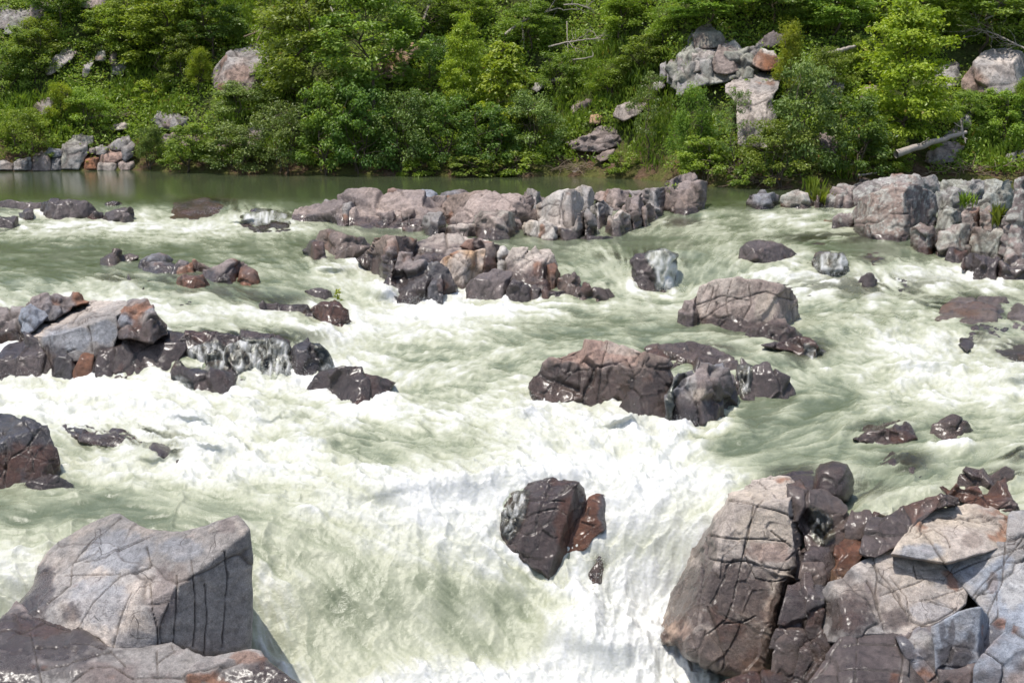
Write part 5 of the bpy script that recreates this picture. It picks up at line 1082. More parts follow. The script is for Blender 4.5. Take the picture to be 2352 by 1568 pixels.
# riverside pile on the left
for lb, q, cc in (('pale grey stone at the waterline on the far left edge', '-60,1170 -50,1120 40,1110 85,1130 80,1172', ('grey', 'pink')), ('second waterline stone from the left edge, pale and rounded', '85,1172 95,1120 130,1095 205,1090 215,1120 210,1172', ('pink', 'grey')),
                  ('wide pale waterline stone with a slanted top in the left rock pile', '210,1172 215,1105 240,1060 290,1055 345,1085 345,1172', ('grey', 'pink')), ('narrow dark grey block at the waterline in the left rock pile', '340,1172 335,1085 410,1070 416,1172', ('slate', 'grey')),
                  ('greenish slate slab lying on top of the left rock pile', '300,1080 340,1025 430,1030 430,1075 380,1082', ('slate', 'lich')), ('tall grey block in the middle of the left rock pile', '415,1165 420,1060 450,990 530,950 600,980 600,1060 560,1120 540,1165', ('grey', 'lich')),
                  ('reddish stained block low in the left rock pile', '575,1165 570,1085 640,1070 675,1090 665,1165', ('brown', 'rust')), ('small rounded grey stone resting on the left rock pile', '650,1065 660,1020 700,1005 738,1020 720,1065', ('grey', 'grey')),
                  ('broad pinkish block at the right of the left rock pile', '655,1150 680,1085 740,1035 830,1030 860,1090 790,1120 740,1120', ('pink', 'rose')), ('grey upright block at the upper right of the left rock pile', '740,1030 780,990 840,945 885,940 900,980 850,1030 800,1035', ('grey', 'pink')),
                  ('dark edged stone at the right end of the left rock pile', '845,1090 850,1010 890,975 925,990 915,1070 870,1110', ('grey', 'slate')), ('low pale waterline stone below the pinkish block', '655,1175 670,1130 760,1115 800,1130 790,1178', ('pale', 'grey')),
                  ('flat stone at the waterline at the right end of the rock pile', '795,1172 800,1130 860,1100 915,1105 925,1150 890,1172', ('pink', 'grey')), ('flat capstone perched above the left rock pile', '760,890 800,850 860,845 885,870 870,890 800,900', ('grey', 'pale')),
                  ('slab of grey rock behind the tall block of the left pile', '500,975 510,935 590,930 640,940 640,990 600,1000', ('grey', 'lich')), ('brown stone in the gap above the small rounded stone', '610,1050 620,1020 650,1020 660,1060', ('brown', 'grey'))):
    hillrock(lb, 1, q, c=cc, name='stone', cat='stone', fr=(.6, .05, .03), T=.7, vb=1178 / 3 if '117' in q else None, lean=.35)
hillrock('rough grey broken rocks behind the waterside shrubs left of centre', 1, '1060,830 1100,780 1180,770 1250,800 1340,810 1330,870 1200,900 1090,880', c=('grey', 'lich'), fr=(.35, .12, .05))
hillrock('row of brown grey stones half hidden by the waterside shrubs', 1, '1110,960 1150,930 1230,910 1320,930 1400,905 1420,960 1300,1000 1140,1010', c=('brown', 'grey'), fr=(.4, .12, .05))
hillrock('slanted brown stone showing among the waterside shrubs', 1, '1465,1040 1490,990 1560,955 1610,955 1600,1010 1520,1045', c=('brown', 'pink'))
hillrock('squared grey block with a sharp top edge left of the dark tree', 1, '1660,1020 1655,900 1700,885 1815,868 1815,960 1790,1010 1700,1040', c=('pink', 'grey'), fr=(1.2, .04, .03))
# right half
hillrock('pale slanting boulder lying left of the stacked blocks', 2, '1880,800 1885,745 1960,705 2080,675 2100,720 2060,780 1950,830', c=('pale', 'pink'), fwd=.9, fr=(.9, .05, .03))
hillrock('small tan stone leaning in grass on the middle slope', 2, '1575,780 1600,735 1640,708 1650,745 1600,780', c=('orange', 'pink'), T=.3)
hillrock('thin pale stone right of the small tan stone on the slope', 2, '1655,740 1680,705 1722,682 1715,715 1680,745', c=('pale', 'brown'), T=.3)
hillrock('whitish rock right of the bright layered tree', 2, '1310,610 1340,565 1410,550 1400,600 1350,630', c=('white', 'pale'), T=.5)
hillrock('grey rock strip under brush right of the bright layered tree', 2, '1430,560 1460,535 1530,520 1560,530 1500,560', c=('grey', 'lich'), T=.5)
hillrock('dark layered rock ledge above the bare soil by the water', 2, '1555,985 1620,950 1700,930 1780,885 1880,875 1960,890 1975,960 1920,1000 1800,1040 1680,1040 1600,1030', c=('mauve', 'pink'), fr=(.3, .12, .05), aniso=(1.8, 1, .6))
hillrock('brown flat rock on the bare soil below the layered ledge', 2, '1740,1080 1800,1050 1880,1030 1860,1090 1780,1110', c=('brown', 'pink'), T=.6)
hillrock('pinkish rounded rock above the layered ledge', 2, '1720,850 1730,800 1770,785 1800,810 1780,850', c=('pink', 'orange'), T=.4)
hillrock('tan triangular stone on the soil at the waterline', 2, '1583,1215 1605,1180 1640,1160 1655,1180 1650,1210 1620,1217', c=('orange', 'pale'), T=.3, name='stone', cat='stone')
hillrock('small pinkish stone at the waterline left of the tan stone', 2, '1535,1215 1540,1190 1562,1185 1570,1210', c=('rose', 'orange'), T=.2, name='stone', cat='stone')
# stacked blocks
for lb, q, cc in (('slim grey block at the left end of the stacked blocks', '2195,520 2200,450 2235,430 2250,500 2230,540', ('grey', 'slate')),
                  ('tall grey prism second from the left of the stacked blocks', '2235,565 2245,450 2280,410 2320,415 2310,560', ('grey', 'pink')), ('low pale wedge under the left of the stacked blocks', '2130,610 2160,575 2225,550 2230,600 2180,620', ('grey', 'pale'))):
    hillrock(lb, 2, q, c=cc, name='stacked_rock', cat='rock', group='stacked blocks on the right hillside', fr=(1.2, .04, .03), T=.9, fwd=.9)
for lb, q, cc in (('broad left block of the stacked blocks', '-30,500 -25,400 20,372 65,385 70,450 50,510', ('grey', 'pink')), ('tall centre block of the stacked blocks with a dark side', '60,500 70,380 100,320 160,320 220,360 200,470 170,480', ('grey', 'pale')),
                  ('big pale faceted block at the right of the stacked blocks', '200,480 215,400 245,330 290,305 370,330 385,400 390,480 300,505 240,500', ('pink', 'grey')), ('rough ochre patched rock crowning the stacked blocks', '75,330 80,240 110,190 180,170 250,230 280,270 260,320 180,330', ('lich', 'brown')),
                  ('small block right of the big pale faceted block', '400,440 405,380 440,365 475,390 470,440', ('brown', 'grey')), ('lower left block under the stacked blocks', '-40,650 -30,560 30,520 60,560 20,600 0,660', ('pink', 'grey'))):
    hillrock(lb, 3, q, c=cc, name='stacked_rock', cat='rock', group='stacked blocks on the right hillside', fr=(1.1, .05, .03), T=.9, fwd=.9)
hillrock('jagged grey ledge behind and under the stacked blocks', 3, '-120,560 -60,430 0,350 70,260 150,190 230,210 310,290 420,340 520,300 640,330 720,470 640,560 480,540 300,560 120,600 0,640', c=('grey', 'lich'), fr=(.45, .16, .06), fwd=.55, T=1.)
hillrock('large grey white boulder behind the thin shrubs right of the stacked blocks', 3, '380,1000 370,720 300,640 300,580 360,540 450,510 600,480 680,520 640,640 600,700 640,800 640,1000 560,1020', c=('pale', 'grey'), fwd=1.0, fr=(1.3, .07, .05), pl=[(560, 640, 0, 0, -.4, .9), (340, 640, 0, -.8, -.5, .2)], cracks=['300,600 350,590 380,590', '380,730 500,720 580,690', '590,700 580,900'])
hillrock('pale boulder with a red side above the large grey white boulder', 3, '480,440 500,385 550,350 620,365 665,420 640,470 560,480', c=('white', 'rust'), lean=.7, fwd=.9)
hillrock('dark tilted slab under leaves above the stacked blocks', 3, '520,290 600,250 740,215 820,220 760,280 600,330 540,320', c=('mauve', 'grey'), lean=.4, fwd=.9)
hillrock('grey rock showing between the shrubs on the right', 3, '960,600 990,560 1070,560 1100,590 1060,700 980,760', c=('grey', 'slate'))
hillrock('brownish rock wall behind the dark green shrubs on the right', 3, '940,1100 950,920 1020,900 1060,960 1050,1100', c=('brown', 'dark'))
hillrock('mauve rocks behind the yellow green tree', 3, '1210,720 1240,620 1320,600 1360,680 1340,730', c=('mauve', 'rose'))
hillrock('large pinkish grey boulder at the right edge under dead branches', 3, '1920,610 1930,550 1990,470 2060,380 2150,345 2260,350 2420,400 2420,620 2250,650 2100,640 1980,640', c=('pale', 'grey'), fwd=1.3, paint=[('rose', 1990, 560, 70, 90, .8), ('rust', 2060, 590, 50, 60, .3)], fr=(1.2, .06, .03))
hillrock('grey block behind the yellow green tree near the right edge', 3, '1730,480 1760,455 1860,437 1890,460 1910,580 1830,610 1760,600', c=('grey', 'mauve'))
hillrock('dark sloping rock under the right end shrubs', 3, '1780,960 1850,880 1950,790 2000,700 2030,720 2000,860 1880,960', c=('slate', 'grey'))
hillrock('grey boulder below the driftwood log', 3, '1680,1110 1700,1050 1780,1000 1880,980 1920,1010 1860,1110 1760,1130', c=('grey', 'pink'))
hillrock('round pinkish stone in the grass near the right edge', 3, '2210,1110 2240,1060 2300,1045 2300,1100 2260,1130', c=('mauve', 'grey'), T=.4)
hillrock('pale stone at the right edge in the grass', 3, '2310,1090 2320,1045 2370,1035 2400,1090', c=('pink', 'grey'), T=.4)
hillrock('low brown rock behind the right rock wall', 3, '1205,1260 1220,1230 1260,1220 1290,1245 1260,1275', c=('brown', 'dark'), T=.4)
# =================================================================== leaves and wood
def mat_leaf(name, c0, c1, trans=.42):
    m, nt, new = nmat(name); L = nt.links.new
    a = new('ShaderNodeAttribute'); a.attribute_name = 'col'
    oi = new('ShaderNodeObjectInfo')
    sp = new('ShaderNodeSeparateColor'); L(a.outputs['Color'], sp.inputs[0])
    c = mixc(nt, sp.outputs[0], c0, c1)
    c = mixc(nt, math_n(nt, 'MULTIPLY', sp.outputs[1], 1.), c, (.20, .085, .025))
    hs = new('ShaderNodeHueSaturation'); L(c, hs.inputs['Color'])
    L(math_n(nt, 'ADD', .485, math_n(nt, 'MULTIPLY', oi.outputs['Random'], .03)), hs.inputs['Hue'])
    L(math_n(nt, 'ADD', .85, math_n(nt, 'MULTIPLY', oi.outputs['Random'], .3)), hs.inputs['Value'])
    p = new('ShaderNodeBsdfPrincipled'); L(hs.outputs[0], p.inputs['Base Color']); p.inputs['Roughness'].default_value = .42
    p.inputs['Specular IOR Level'].default_value = .35
    t = new('ShaderNodeBsdfTranslucent'); L(mixc(nt, 1.0, hs.outputs[0], (1.25, 1.3, .55), 'MULTIPLY'), t.inputs[0])
    mx = new('ShaderNodeMixShader'); mx.inputs[0].default_value = trans; L(p.outputs[0], mx.inputs[1]); L(t.outputs[0], mx.inputs[2])
    o = new('ShaderNodeOutputMaterial'); L(mx.outputs[0], o.inputs[0]); return m
LEAF = {'mid': mat_leaf('leaf_mid_green', (.135, .205, .036), (.275, .36, .068)), 'dark': mat_leaf('leaf_dark_green', (.092, .158, .034), (.19, .275, .058)),
        'lime': mat_leaf('leaf_yellow_green', (.215, .28, .026), (.375, .42, .050), .4), 'light': mat_leaf('leaf_light_green', (.170, .25, .032), (.305, .39, .060), .4),
        'grey': mat_leaf('leaf_grey_green', (.115, .18, .042), (.235, .315, .085), .3), 'grass': mat_leaf('grass_green', (.160, .238, .032), (.285, .365, .058), .4)}
def mat_wood(name, c0, c1):
    m, nt, new = nmat(name); L = nt.links.new
    pos = new('ShaderNodeTexCoord').outputs['Object']
    n = noise_n(nt, pos, 9, 5, .7)
    p = new('ShaderNodeBsdfPrincipled'); L(mixc(nt, n, c0, c1), p.inputs['Base Color']); p.inputs['Roughness'].default_value = .9; p.inputs['Specular IOR Level'].default_value = .15
    b = new('ShaderNodeBump'); b.inputs['Distance'].default_value = .02; L(n, b.inputs['Height']); L(b.outputs[0], p.inputs['Normal'])
    o = new('ShaderNodeOutputMaterial'); L(p.outputs[0], o.inputs[0]); return m
BARK = mat_wood('bark', (.06, .045, .03), (.17, .135, .10)); GREYWOOD = mat_wood('weathered_wood', (.20, .165, .135), (.46, .41, .36)); TWIG = mat_wood('dry_twigs', (.12, .085, .055), (.30, .235, .17))

def leaves_arrays(C, S, Nrm, r, aspect=.5, droop=.0, ax=None):
    """a folded leaf blade at each centre: 4 points, two triangles"""
    n = len(C)
    Nrm = Nrm / (np.linalg.norm(Nrm, axis=1, keepdims=True) + 1e-9)
    t = r.normal(size=(n, 3)) if ax is None else ax + .35 * r.normal(size=(n, 3))
    t[:, 2] -= droop
    t -= (t * Nrm).sum(1, keepdims=True) * Nrm
    t /= np.linalg.norm(t, axis=1, keepdims=True) + 1e-9
    b = np.cross(Nrm, t)
    S = S[:, None]
    fold = .12 * S
    a0 = C - t * S * .5; a1 = C + b * S * aspect * .5 + Nrm * fold; a2 = C + t * S * .5 - Nrm * fold * .3; a3 = C - b * S * aspect * .5 + Nrm * fold
    V = np.stack([a0, a1, a2, a3], 1).reshape(-1, 3)
    k = np.arange(n)[:, None] * 4
    F = np.concatenate([k + np.array([0, 1, 2]), k + np.array([0, 2, 3])], 0)
    return V, F

def tubes(paths, sides=5):
    """tapered tubes: list of (points (k,3), radii (k))"""
    Vs, Fs, o = [], [], 0
    for P, rad in paths:
        P = np.asarray(P, float); k = len(P)
        T = np.gradient(P, axis=0); T /= np.linalg.norm(T, axis=1, keepdims=True) + 1e-9
        ref = np.array([.31, .9, .2]); A = np.cross(T, ref); A /= np.linalg.norm(A, axis=1, keepdims=True) + 1e-9; B = np.cross(T, A)
        th = np.linspace(0, 2 * math.pi, sides, endpoint=False)
        V = P[:, None] + np.asarray(rad)[:, None, None] * (np.cos(th)[None, :, None] * A[:, None] + np.sin(th)[None, :, None] * B[:, None])
        Vs.append(V.reshape(-1, 3))
        i = np.arange(k * sides).reshape(k, sides) + o
        q = np.stack([i[:-1], np.roll(i[:-1], -1, 1), np.roll(i[1:], -1, 1), i[1:]], -1).reshape(-1, 4)
        Fs.append(q); o += k * sides
    return np.concatenate(Vs), np.concatenate(Fs)

def limb(a, b, r0, r1, sag, r, k=6):
    t = np.linspace(0, 1, k)[:, None]
    P = a + (b - a) * t
    P[:, 2] += sag * np.sin(t[:, 0] * math.pi)
    P[1:-1] += r.normal(size=(k - 2, 3)) * np.linalg.norm(b - a) * .035
    return P, r0 + (r1 - r0) * t[:, 0] ** .8

def plant_meshes(seed, H, W, style, leaf=.085, nclump=40, per=120):
    """a plant of height H and width W: arrays for wood and for leaves"""
    r = np.random.RandomState(seed)
    C = []; paths = []
    trunks = 1 if style in ('tree', 'tier', 'full') else r.randint(3, 6)
    tops = []
    for i in range(trunks):
        a = r.uniform(0, 6.28); sp = 0 if trunks == 1 else W * r.uniform(.1, .32)
        base = np.array([math.cos(a) * .05 * W, math.sin(a) * .05 * W, -.15]); top = np.array([math.cos(a) * sp, math.sin(a) * sp, H * r.uniform(.72, .95)])
        if trunks == 1: top = np.array([r.normal() * .06 * W, r.normal() * .06 * W, H * .93])
        P, rad = limb(base, top, .014 * H + .008, .006, 0, r, 9); paths.append((P, rad)); tops.append(P)
    for i in range(nclump):
        P = tops[r.randint(trunks)]
        if style == 'tier':
            zf = (.12 + .85 * ((i % 9) / 8.5)) + r.normal() * .015; rr = W * .5 * (1.02 - zf) ** .6 * r.uniform(.35, 1.)
            a = r.uniform(0, 6.28); c = np.array([math.cos(a) * rr, math.sin(a) * rr, H * zf])
            flat = .16
        elif style == 'tree':
            zf = r.uniform(.28, 1.); prof = math.sin(math.pi * min(1, (zf - .12) / .95) ** .75) ** .7
            rr = W * .5 * prof * r.uniform(.3, 1.) ** .5; a = r.uniform(0, 6.28); c = np.array([math.cos(a) * rr, math.sin(a) * rr, H * zf]); flat = .5
        elif style == 'full':
            zf = r.uniform(.05, 1.) ** .9; rr = W * .5 * 1.3 * (1.04 - zf) ** .65 * (zf + .3) ** .35 * r.uniform(.25, 1.) ** .5; a = r.uniform(0, 6.28); c = np.array([math.cos(a) * rr, math.sin(a) * rr, H * zf]); flat = .42
        elif style == 'feather':
            zf = r.uniform(.2, 1.); rr = W * .5 * (1.15 - zf * .75) * r.uniform(.2, 1.) ** .6; a = r.uniform(0, 6.28); c = np.array([math.cos(a) * rr, math.sin(a) * rr, H * zf]); flat = .8
        else:
            zf = r.uniform(.06, 1.) ** .85; prof = math.sqrt(max(.05, 1 - (max(0, zf - .35) / .68) ** 2)); rr = W * .5 * prof * r.uniform(.25, 1.) ** .5
            a = r.uniform(0, 6.28); c = np.array([math.cos(a) * rr, math.sin(a) * rr, H * zf * r.uniform(.9, 1.06)]); flat = .6
        j = np.argmin(np.abs(P[:, 2] - (c[2] - .25 * np.hypot(c[0], c[1])))); 
        if style in ('shrub', 'tree', 'full') and r.rand() < .3: c = c * np.array([1.12, 1.12, 1.0]) + np.array([0, 0, H * r.uniform(.04, .14)])
        if i < 26: paths.append(limb(P[j], c, .011 + .004 * H * .5, .004, .06 * H * (.5 if style != 'tier' else .2), r, 5))
        C.append((c, flat))
    V, F, K, o = [], [], [], 0
    for ci, (c, flat) in enumerate(C):
        cr = W * r.uniform(.11, .2) if style != 'tier' else W * r.uniform(.16, .24)
        n = int(per * r.uniform(.6, 1.3))
        d = r.normal(size=(n, 3)); d /= np.linalg.norm(d, axis=1, keepdims=True); rad = cr * r.uniform(0, 1, (n, 1)) ** .45 * r.uniform(.6, 1.25, (n, 1))
        pts = c + d * rad * np.array([1, 1, flat])
        if style == 'tier': pts[:, 2] -= .55 * ((pts[:, :2] - c[:2]) ** 2).sum(1) / max(cr, .1)
        if style == 'feather': pts[:, 2] += r.uniform(-.1, .25, n) * cr * 2
        nn = np.array([0, 0, .75]) + d * .55 + r.normal(size=(n, 3)) * .45
        out = pts - np.array([0, 0, H * .4]); out /= np.linalg.norm(out, axis=1, keepdims=True) + 1e-9
        s = leaf * r.uniform(.6, 1.35, n)
        v, f = leaves_arrays(pts, s, nn, r, .55 if style != 'feather' else .32, .5 if style == 'tier' else .2, out)
        V.append(v); F.append(f + o); o += len(v)
        tone = np.clip(.5 + .28 * r.normal() + .25 * r.normal(size=n), 0, 1); red = (r.rand(n) < .012) * r.uniform(.3, .8, n)
        K.append(np.repeat(np.stack([tone, red, tone * 0, tone * 0 + 1], -1), 4, 0))
    return tubes(paths), (np.concatenate(V), np.concatenate(F)), np.concatenate(K)

PLANTS = {}
def plant_kind(key, **kw):
    (wv, wf), (lv, lf), k = plant_meshes(**kw)
    PLANTS[key] = dict(H=kw['H'], W=kw['W'], wood=(wv, wf), leaf=(lv, lf), k=k, cache={})
plant_kind('shrub1', seed=1, H=2.2, W=2.2, style='shrub', nclump=52, per=120, leaf=.105)
plant_kind('shrub2', seed=2, H=2.2, W=2.0, style='shrub', nclump=46, per=130, leaf=.105)
plant_kind('shrub3', seed=3, H=2.2, W=2.5, style='shrub', nclump=56, per=110, leaf=.095)
plant_kind('tree1', seed=4, H=4.5, W=2.9, style='tree', nclump=70, per=130, leaf=.13)
plant_kind('tree2', seed=5, H=4.5, W=2.7, style='tree', nclump=64, per=130, leaf=.13)
plant_kind('tier1', seed=6, H=3.2, W=2.4, style='tier', nclump=54, per=110, leaf=.15)
plant_kind('full1', seed=14, H=4., W=2.8, style='full', nclump=130, per=100, leaf=.12)
plant_kind('feather1', seed=7, H=2.4, W=2.0, style='feather', nclump=44, per=150, leaf=.105)
plant_kind('feather2', seed=8, H=2.4, W=1.7, style='feather', nclump=40, per=150, leaf=.105)
plant_kind('airy1', seed=9, H=2.8, W=2.0, style='tree', nclump=30, per=70, leaf=.09)
plant_kind('low1', seed=10, H=.8, W=1.3, style='shrub', nclump=26, per=90, leaf=.09)

def plant(kind, label, cat, u, vb, hpx, wpx, leafm, name=None, dY=0., group=None, rz=None):
    """plant at the spot where the sight line meets the bank; sizes measured against that distance"""
    q = PLANTS[kind]
    Y = Yt(u, vb) + dY; p = at(u, vb, Y)
    if dY: p[2] = min(p[2], zt(p[0], p[1])) if dY > 0 else p[2]
    h = hpx * Y / FPX; w = wpx * Y / FPX
    nm = name or ('tree' if cat == 'tree' else 'shrub')
    e = empty(nm, p); tag(e, label, cat, group or ('trees on the far bank' if cat == 'tree' else 'shrubs on the far bank'))
    r = random.Random(label)
    e.rotation_euler = (0, 0, r.uniform(0, 6.28) if rz is None else rz); e.scale = (w / q['W'], w / q['W'], h / q['H'])
    ck = leafm
    if ck not in q['cache']:
        o = mesh_np('crown' if cat == 'tree' else 'foliage', *q['leaf'], LEAF[leafm], parent=e, smooth=False, col=q['k'])
        if 'w' not in q['cache']:
            s = mesh_np('trunk' if cat == 'tree' else 'stem', *q['wood'], BARK, parent=e); q['cache']['w'] = s
        else:
            s = q['cache']['w'].copy(); COL.objects.link(s); s.parent = e
        q['cache'][ck] = o
    else:
        o = q['cache'][ck].copy(); COL.objects.link(o); o.parent = e
        s = q['cache']['w'].copy(); COL.objects.link(s); s.parent = e
    o.name = 'crown' if cat == 'tree' else 'foliage'; s.name = 'trunk' if cat == 'tree' else 'stem'
    return e

PL = [
 # kind, label, category, u, v of the foot, height, width, leaves
 ('tree1', 'tall dark green tree left of centre reaching the top edge', 'tree', 850, 300, 330, 250, 'mid'),
 ('tree2', 'mid green tree left of the tall dark green tree', 'tree', 715, 285, 290, 210, 'mid'),
 ('tree2', 'dark green tree behind the bare branches at the top left', 'tree', 490, 135, 170, 150, 'dark'),
 ('full1', 'broad light green tree in the upper left with sunlit crown', 'tree', 385, 160, 200, 210, 'light'),
 ('tree1', 'dark tree in the top left corner beside the grey ledge', 'tree', 135, 70, 110, 130, 'dark'),
 ('tree2', 'light green tree at the top edge right of the bare branches', 'tree', 660, 120, 150, 130, 'light'),
 ('full1', 'upright yellow green sapling left of the layered tree', 'tree', 1065, 285, 220, 110, 'lime'),
 ('tier1', 'bright layered yellow green tree in the middle with drooping leaves', 'tree', 1160, 305, 215, 150, 'lime'),
 ('tree1', 'yellowish tree crown near the top edge left of the dark hollow', 'tree', 1075, 90, 110, 100, 'light'),
 ('tree2', 'dark tree at the top edge above the salmon rock', 'tree', 975, 110, 150, 150, 'dark'),
 ('tree2', 'dark tree at the top edge right of the dark hollow', 'tree', 1230, 60, 110, 130, 'dark'),
 ('tree1', 'bushy green tree between the hollow and the dead limb', 'tree', 1215, 130, 110, 120, 'mid'),
 ('full1', 'large yellow green tree right of centre in full sun', 'tree', 2075, 360, 320, 235, 'lime'),
 ('tree2', 'mid green tree crown at the top edge over the stacked blocks', 'tree', 1640, 70, 110, 190, 'mid'),
 ('tree1', 'leafy green tree at the top edge right of the dead limb', 'tree', 1780, 70, 120, 170, 'dark'),
 ('tree2', 'spreading green tree at the top right above the short log', 'tree', 1930, 100, 150, 190, 'mid'),
 ('tree1', 'dark green tree filling the top right corner', 'tree', 2270, 130, 190, 240, 'mid'),
 ('tree2', 'deep green tree between the yellow green tree and the top edge', 'tree', 2110, 90, 130, 180, 'mid'),
 ('feather2', 'orange tipped yellowish shrub in front of the tilted slab', 'shrub', 1810, 230, 170, 80, 'lime'),
 ('shrub1', 'grey green leafy shrub right of the large grey white boulder', 'shrub', 1845, 405, 235, 165, 'grey'),
 ('shrub2', 'dark green shrub below the yellow green tree', 'shrub', 1960, 410, 170, 150, 'dark'),
 ('shrub3', 'dense green waterside shrub at the right of the pool', 'shrub', 1790, 425, 130, 170, 'mid'),
 ('shrub1', 'yellowish low shrub at the foot of the yellow green tree', 'shrub', 2030, 400, 80, 110, 'light'),
 ('airy1', 'airy slender sapling with bare stems over the reddish soil', 'tree', 1490, 365, 190, 100, 'grey'),
 ('feather1', 'green shrub right of the airy sapling', 'shrub', 1590, 400, 190, 130, 'mid'),
 ('airy1', 'thin leafed sapling in front of the large grey white boulder', 'tree', 1685, 400, 190, 90, 'grey'),
 ('shrub2', 'bright green bush at the water edge left of the twig heap', 'shrub', 1620, 415, 90, 120, 'light'),
 ('shrub2', 'light green bush at the right edge below the big boulder', 'shrub', 2300, 330, 110, 110, 'light'),
 ('shrub1', 'mid green shrub under the right edge boulder', 'shrub', 2225, 310, 90, 90, 'mid'),
 ('feather2', 'tall shrub at the right edge in front of the boulder', 'shrub', 2345, 300, 110, 70, 'light'),
 ('shrub3', 'rounded grey green shrub right of the layered tree by the water', 'shrub', 1225, 365, 135, 140, 'grey'),
 ('shrub2', 'dark green waterside shrub under the layered tree', 'shrub', 1120, 385, 130, 130, 'dark'),
 ('shrub1', 'dark shaded shrub under the yellow green sapling', 'shrub', 1020, 385, 150, 140, 'dark'),
 ('shrub3', 'grey green shrub under the tall dark tree at the waterline', 'shrub', 935, 392, 160, 140, 'grey'),
 ('shrub1', 'deep green shrub at the waterline below the tall dark tree', 'shrub', 830, 398, 180, 150, 'dark'),
 ('shrub2', 'leafy green shrub at the waterline left of the deep green shrub', 'shrub', 745, 398, 190, 140, 'mid'),
 ('shrub3', 'light grey green willow shrub overhanging the pool on the left', 'shrub', 650, 396, 140, 150, 'grey'),
 ('shrub1', 'low willow shrub overhanging the pool right of the rock pile', 'shrub', 545, 394, 100, 140, 'grey'),
 ('shrub2', 'small willow shrub beside the right end of the rock pile', 'shrub', 435, 391, 95, 120, 'mid'),
 ('feather1', 'pale willow shrub just right of the rock pile', 'shrub', 345, 386, 90, 90, 'grey'),
 ('low1', 'bright low plant drooping onto the water in the middle', 'shrub', 965, 406, 40, 90, 'light'),
 ('low1', 'low green plants along the waterline below the layered tree', 'shrub', 1090, 406, 45, 150, 'mid'),
 ('low1', 'low bush at the waterline below the rounded grey green shrub', 'shrub', 1190, 405, 50, 110, 'grass'),
 ('shrub3', 'yellow green bush on the far left above the waterline stones', 'shrub', 60, 365, 100, 130, 'light'),
 ('shrub1', 'dark bush cut by the left edge', 'shrub', 15, 240, 120, 110, 'mid'),
 ('feather1', 'feathery light green shrub in the upper left', 'shrub', 95, 140, 90, 140, 'light'),
 ('shrub2', 'shaded green shrub left of the pale lavender rock', 'shrub', 70, 190, 110, 120, 'mid'),
 ('feather2', 'yellowish leafy sapling above the brown boulder on the left', 'shrub', 145, 290, 95, 80, 'lime'),
 ('shrub3', 'bright bush right of the brown boulder on the left', 'shrub', 205, 300, 85, 110, 'light'),
 ('low1', 'cluster of large pale leaves on the left slope', 'shrub', 355, 240, 50, 90, 'lime'),
 ('feather1', 'yellow green bush touching the lone pinkish boulder', 'shrub', 460, 215, 95, 80, 'lime'),
 ('shrub1', 'green shrub above the standing stones', 'shrub', 255, 120, 90, 130, 'light'),
 ('shrub2', 'dark green shrub left of the lone boulder', 'shrub', 420, 200, 110, 100, 'mid'),
 ('shrub3', 'green bush below the lone pinkish boulder', 'shrub', 560, 280, 80, 150, 'grey'),
 ('shrub1', 'light shrub right of the lone pinkish boulder', 'shrub', 650, 215, 130, 110, 'light'),
 ('shrub3', 'green shrub in the upper left between sunlit crowns', 'shrub', 300, 80, 90, 140, 'mid'),
 ('shrub2', 'dark shrub above the grass on the middle slope', 'shrub', 1480, 160, 70, 120, 'mid'),
 ('feather1', 'grassy light green shrub on the middle slope', 'shrub', 1400, 230, 90, 130, 'grass'),
 ('feather2', 'light green brush at the top of the middle slope', 'shrub', 1440, 90, 100, 150, 'grass'),
 ('feather1', 'pale green brush beside the stacked blocks', 'shrub', 1530, 110, 90, 120, 'grass'),
 ('shrub1', 'green shrub behind the layered tree', 'shrub', 1290, 220, 90, 100, 'mid'),
 ('shrub3', 'dark shrub right of the salmon rock', 'shrub', 1000, 210, 110, 110, 'dark'),
 ('low1', 'low shrub on the reddish soil at the waterline', 'shrub', 1430, 400, 45, 80, 'grass'),
 ('low1', 'low leafy clump right of the twig heap by the pool', 'shrub', 1720, 428, 45, 90, 'mid'),
 ('shrub3', 'bushy green shrub below the short log', 'shrub', 1900, 215, 90, 110, 'mid'),
 ('shrub2', 'shrub between the short log and the yellow green tree', 'shrub', 1985, 190, 90, 90, 'light'),
]
for a in PL: plant(*a)

